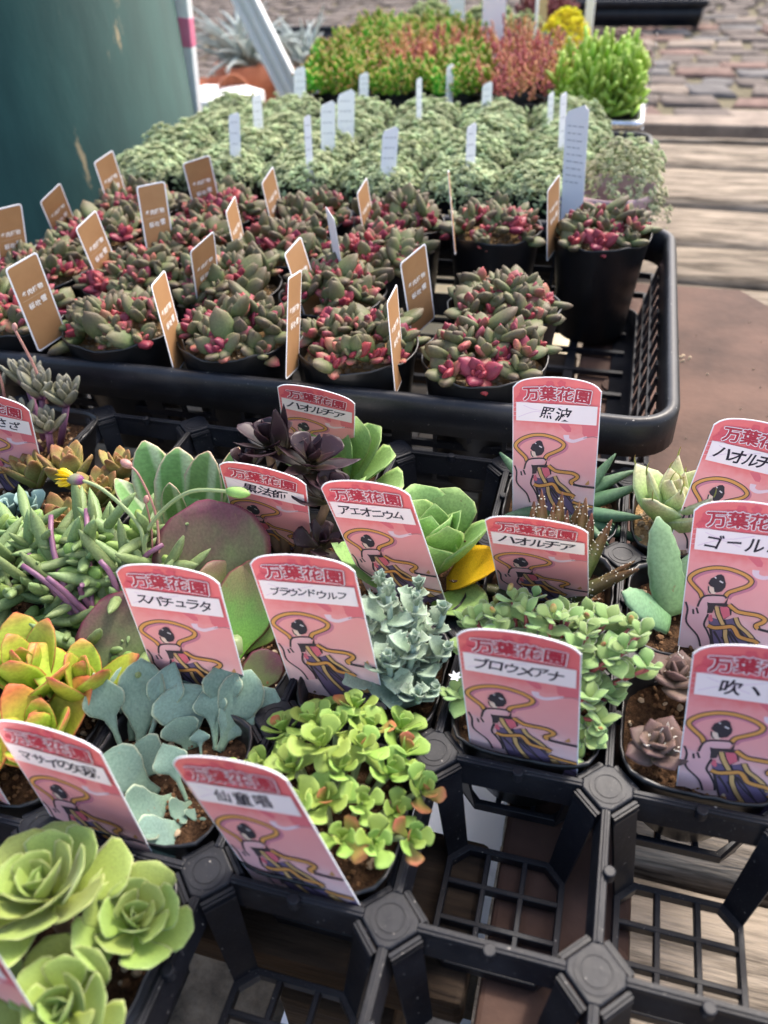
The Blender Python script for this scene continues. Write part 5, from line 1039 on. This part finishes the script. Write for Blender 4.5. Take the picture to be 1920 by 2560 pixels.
for z, r in ((FLOOR, .275), (FLOOR+.04, .275), (FLOOR+.045, .262), (2.2, .252), (2.24, .25)): vs += [(r*math.cos(k*2*PI/N), r*math.sin(k*2*PI/N), z) for k in range(N)]
for i in range(4): fs += [(i*N+k, i*N+(k+1) % N, (i+1)*N+(k+1) % N, (i+1)*N+k) for k in range(N)]
fs.append(tuple(range(4*N, 5*N)))
o = link('green_column', mesh('green_column', vs, fs, greenpaint(), True)); o.location = (-.752, 1.13, 0); tag(o, 'thick round dark green painted column with scratches at the left', 'column')
es = thing('white_easel', 'white painted wooden easel legs beside the green column', 'easel', (-.5, 1.5, FLOOR))
def board(p0, p1, wd, th, name, parent, off):
    p0, p1 = Vector(p0)-off, Vector(p1)-off; d = (p1-p0).normalized(); s = d.cross(Vector((0, -1, 0))).normalized()*wd/2; n = Vector((0, th/2, 0))
    return link(name, bevelled(MB().hexa([p0-s-n, p0+s-n, p0+s+n, p0-s+n, p1-s-n, p1+s-n, p1+s+n, p1-s+n]).me(name, M['white_paint']), .002), parent)
off = Vector((-.5, 1.5, FLOOR))
lg = board((-.560, 1.27, FLOOR), (-.482, 1.27, .62), .029, .018, 'leg', es, off)
M['pinkmark'] = pmat('pink_tape', (228, 120, 150), (234, 140, 166), 30, .6)
band = board((-.5246, 1.27, .118), (-.5207, 1.27, .162), .0296, .0196, 'tape_mark', es, off); band.data.materials[0] = M['pinkmark']
# slanting leg: a channel of three ridges
a0, a1 = Vector((-.46, 1.85, FLOOR)), Vector((-.92, 1.85, .66))
for dx, wd, nm in ((0, .055, 'leg'),):
    board(a0, a1, wd, .016, nm, es, off)
for dx in (-.02, .004, .024): board(a0+Vector((dx, -.012, dx*.4)), a1+Vector((dx, -.012, dx*.4)), .010, .012, 'ridge', es, off)
M['terra'] = pmat('terracotta', (176, 104, 74), (200, 128, 94), 30, .8, .2)
TP = ringmesh('pot', [(0, .05, 2), (.004, .055, 2), (.1, .07, 2), (.1, .078, 2), (.135, .08, 2), (.136, .072, 2), (.11, .066, 2), (.1, .001, 2)], M['terra'], 40)
def grass(name, label, x, y, z, n, L, mat):
    t = thing(name, label, 'plant', (x, y, FLOOR), 0); link('pot', TP, t, Matrix.Diagonal((1.1, 1.1, (z-FLOOR)/.136, 1)))
    me = leafmesh('blade', NEEDLE, LM[mat], .03, .2, -1.3, 10, 5); me2 = leafmesh('blade2', NEEDLE, LM[mat], .03, .2, -.7, 10, 5)
    for k in range(n): leaf(t, (me, me2)[k % 2], Vector((rnd.uniform(-.03, .03), rnd.uniform(-.03, .03), z-FLOOR-.01)), k*2.4, R(rnd.uniform(25, 85)), (L*.42, L*rnd.uniform(.75, 1.2), L))
    return t
grass('silver_plant', 'silver strap leaved plant in a terracotta pot behind the easel', -.84, 2.2, -.07, 60, .2, 'silver')
grass('silver_plant', 'lower silver leaved plant right of the slanting easel leg', -.69, 2.3, -.1, 40, .17, 'silver')
t = thing('terracotta_pot', 'orange terracotta pot beside the green column', 'pot', (-.86, 2.02, FLOOR)); link('pot', TP, t, Matrix.Diagonal((.8, .8, 1.6, 1))); 
t = thing('terracotta_pot', 'small terracotta pot lying in front of the silver leaves', 'pot', (-.80, 1.98, -.10)); t.rotation_euler = (R(80), 0, R(40)); link('pot', TP, t, Matrix.Diagonal((.5, .5, .5, 1)))
wb = thing('white_planter', 'square white planter box beyond the stonecrop', 'planter', (-.79, 1.93, FLOOR))
link('box', bevelled(MB().box(-.075, .075, -.06, .06, 0, .19).me('box', M['white_paint']), .004), wb); link('lid_rim', bevelled(MB().box(-.085, .085, -.07, .07, .175, .2).me('lid_rim', M['white_paint']), .003), wb)
link('sloped_lid', bevelled(MB().hexa([(-.085, -.07, .2005), (.085, -.07, .2005), (.085, .07, .2005), (-.085, .07, .2005), (-.06, -.02, .222), (.06, -.02, .222), (.06, .02, .222), (-.06, .02, .222)]).me('sloped_lid', M['white_paint']), .002), wb)
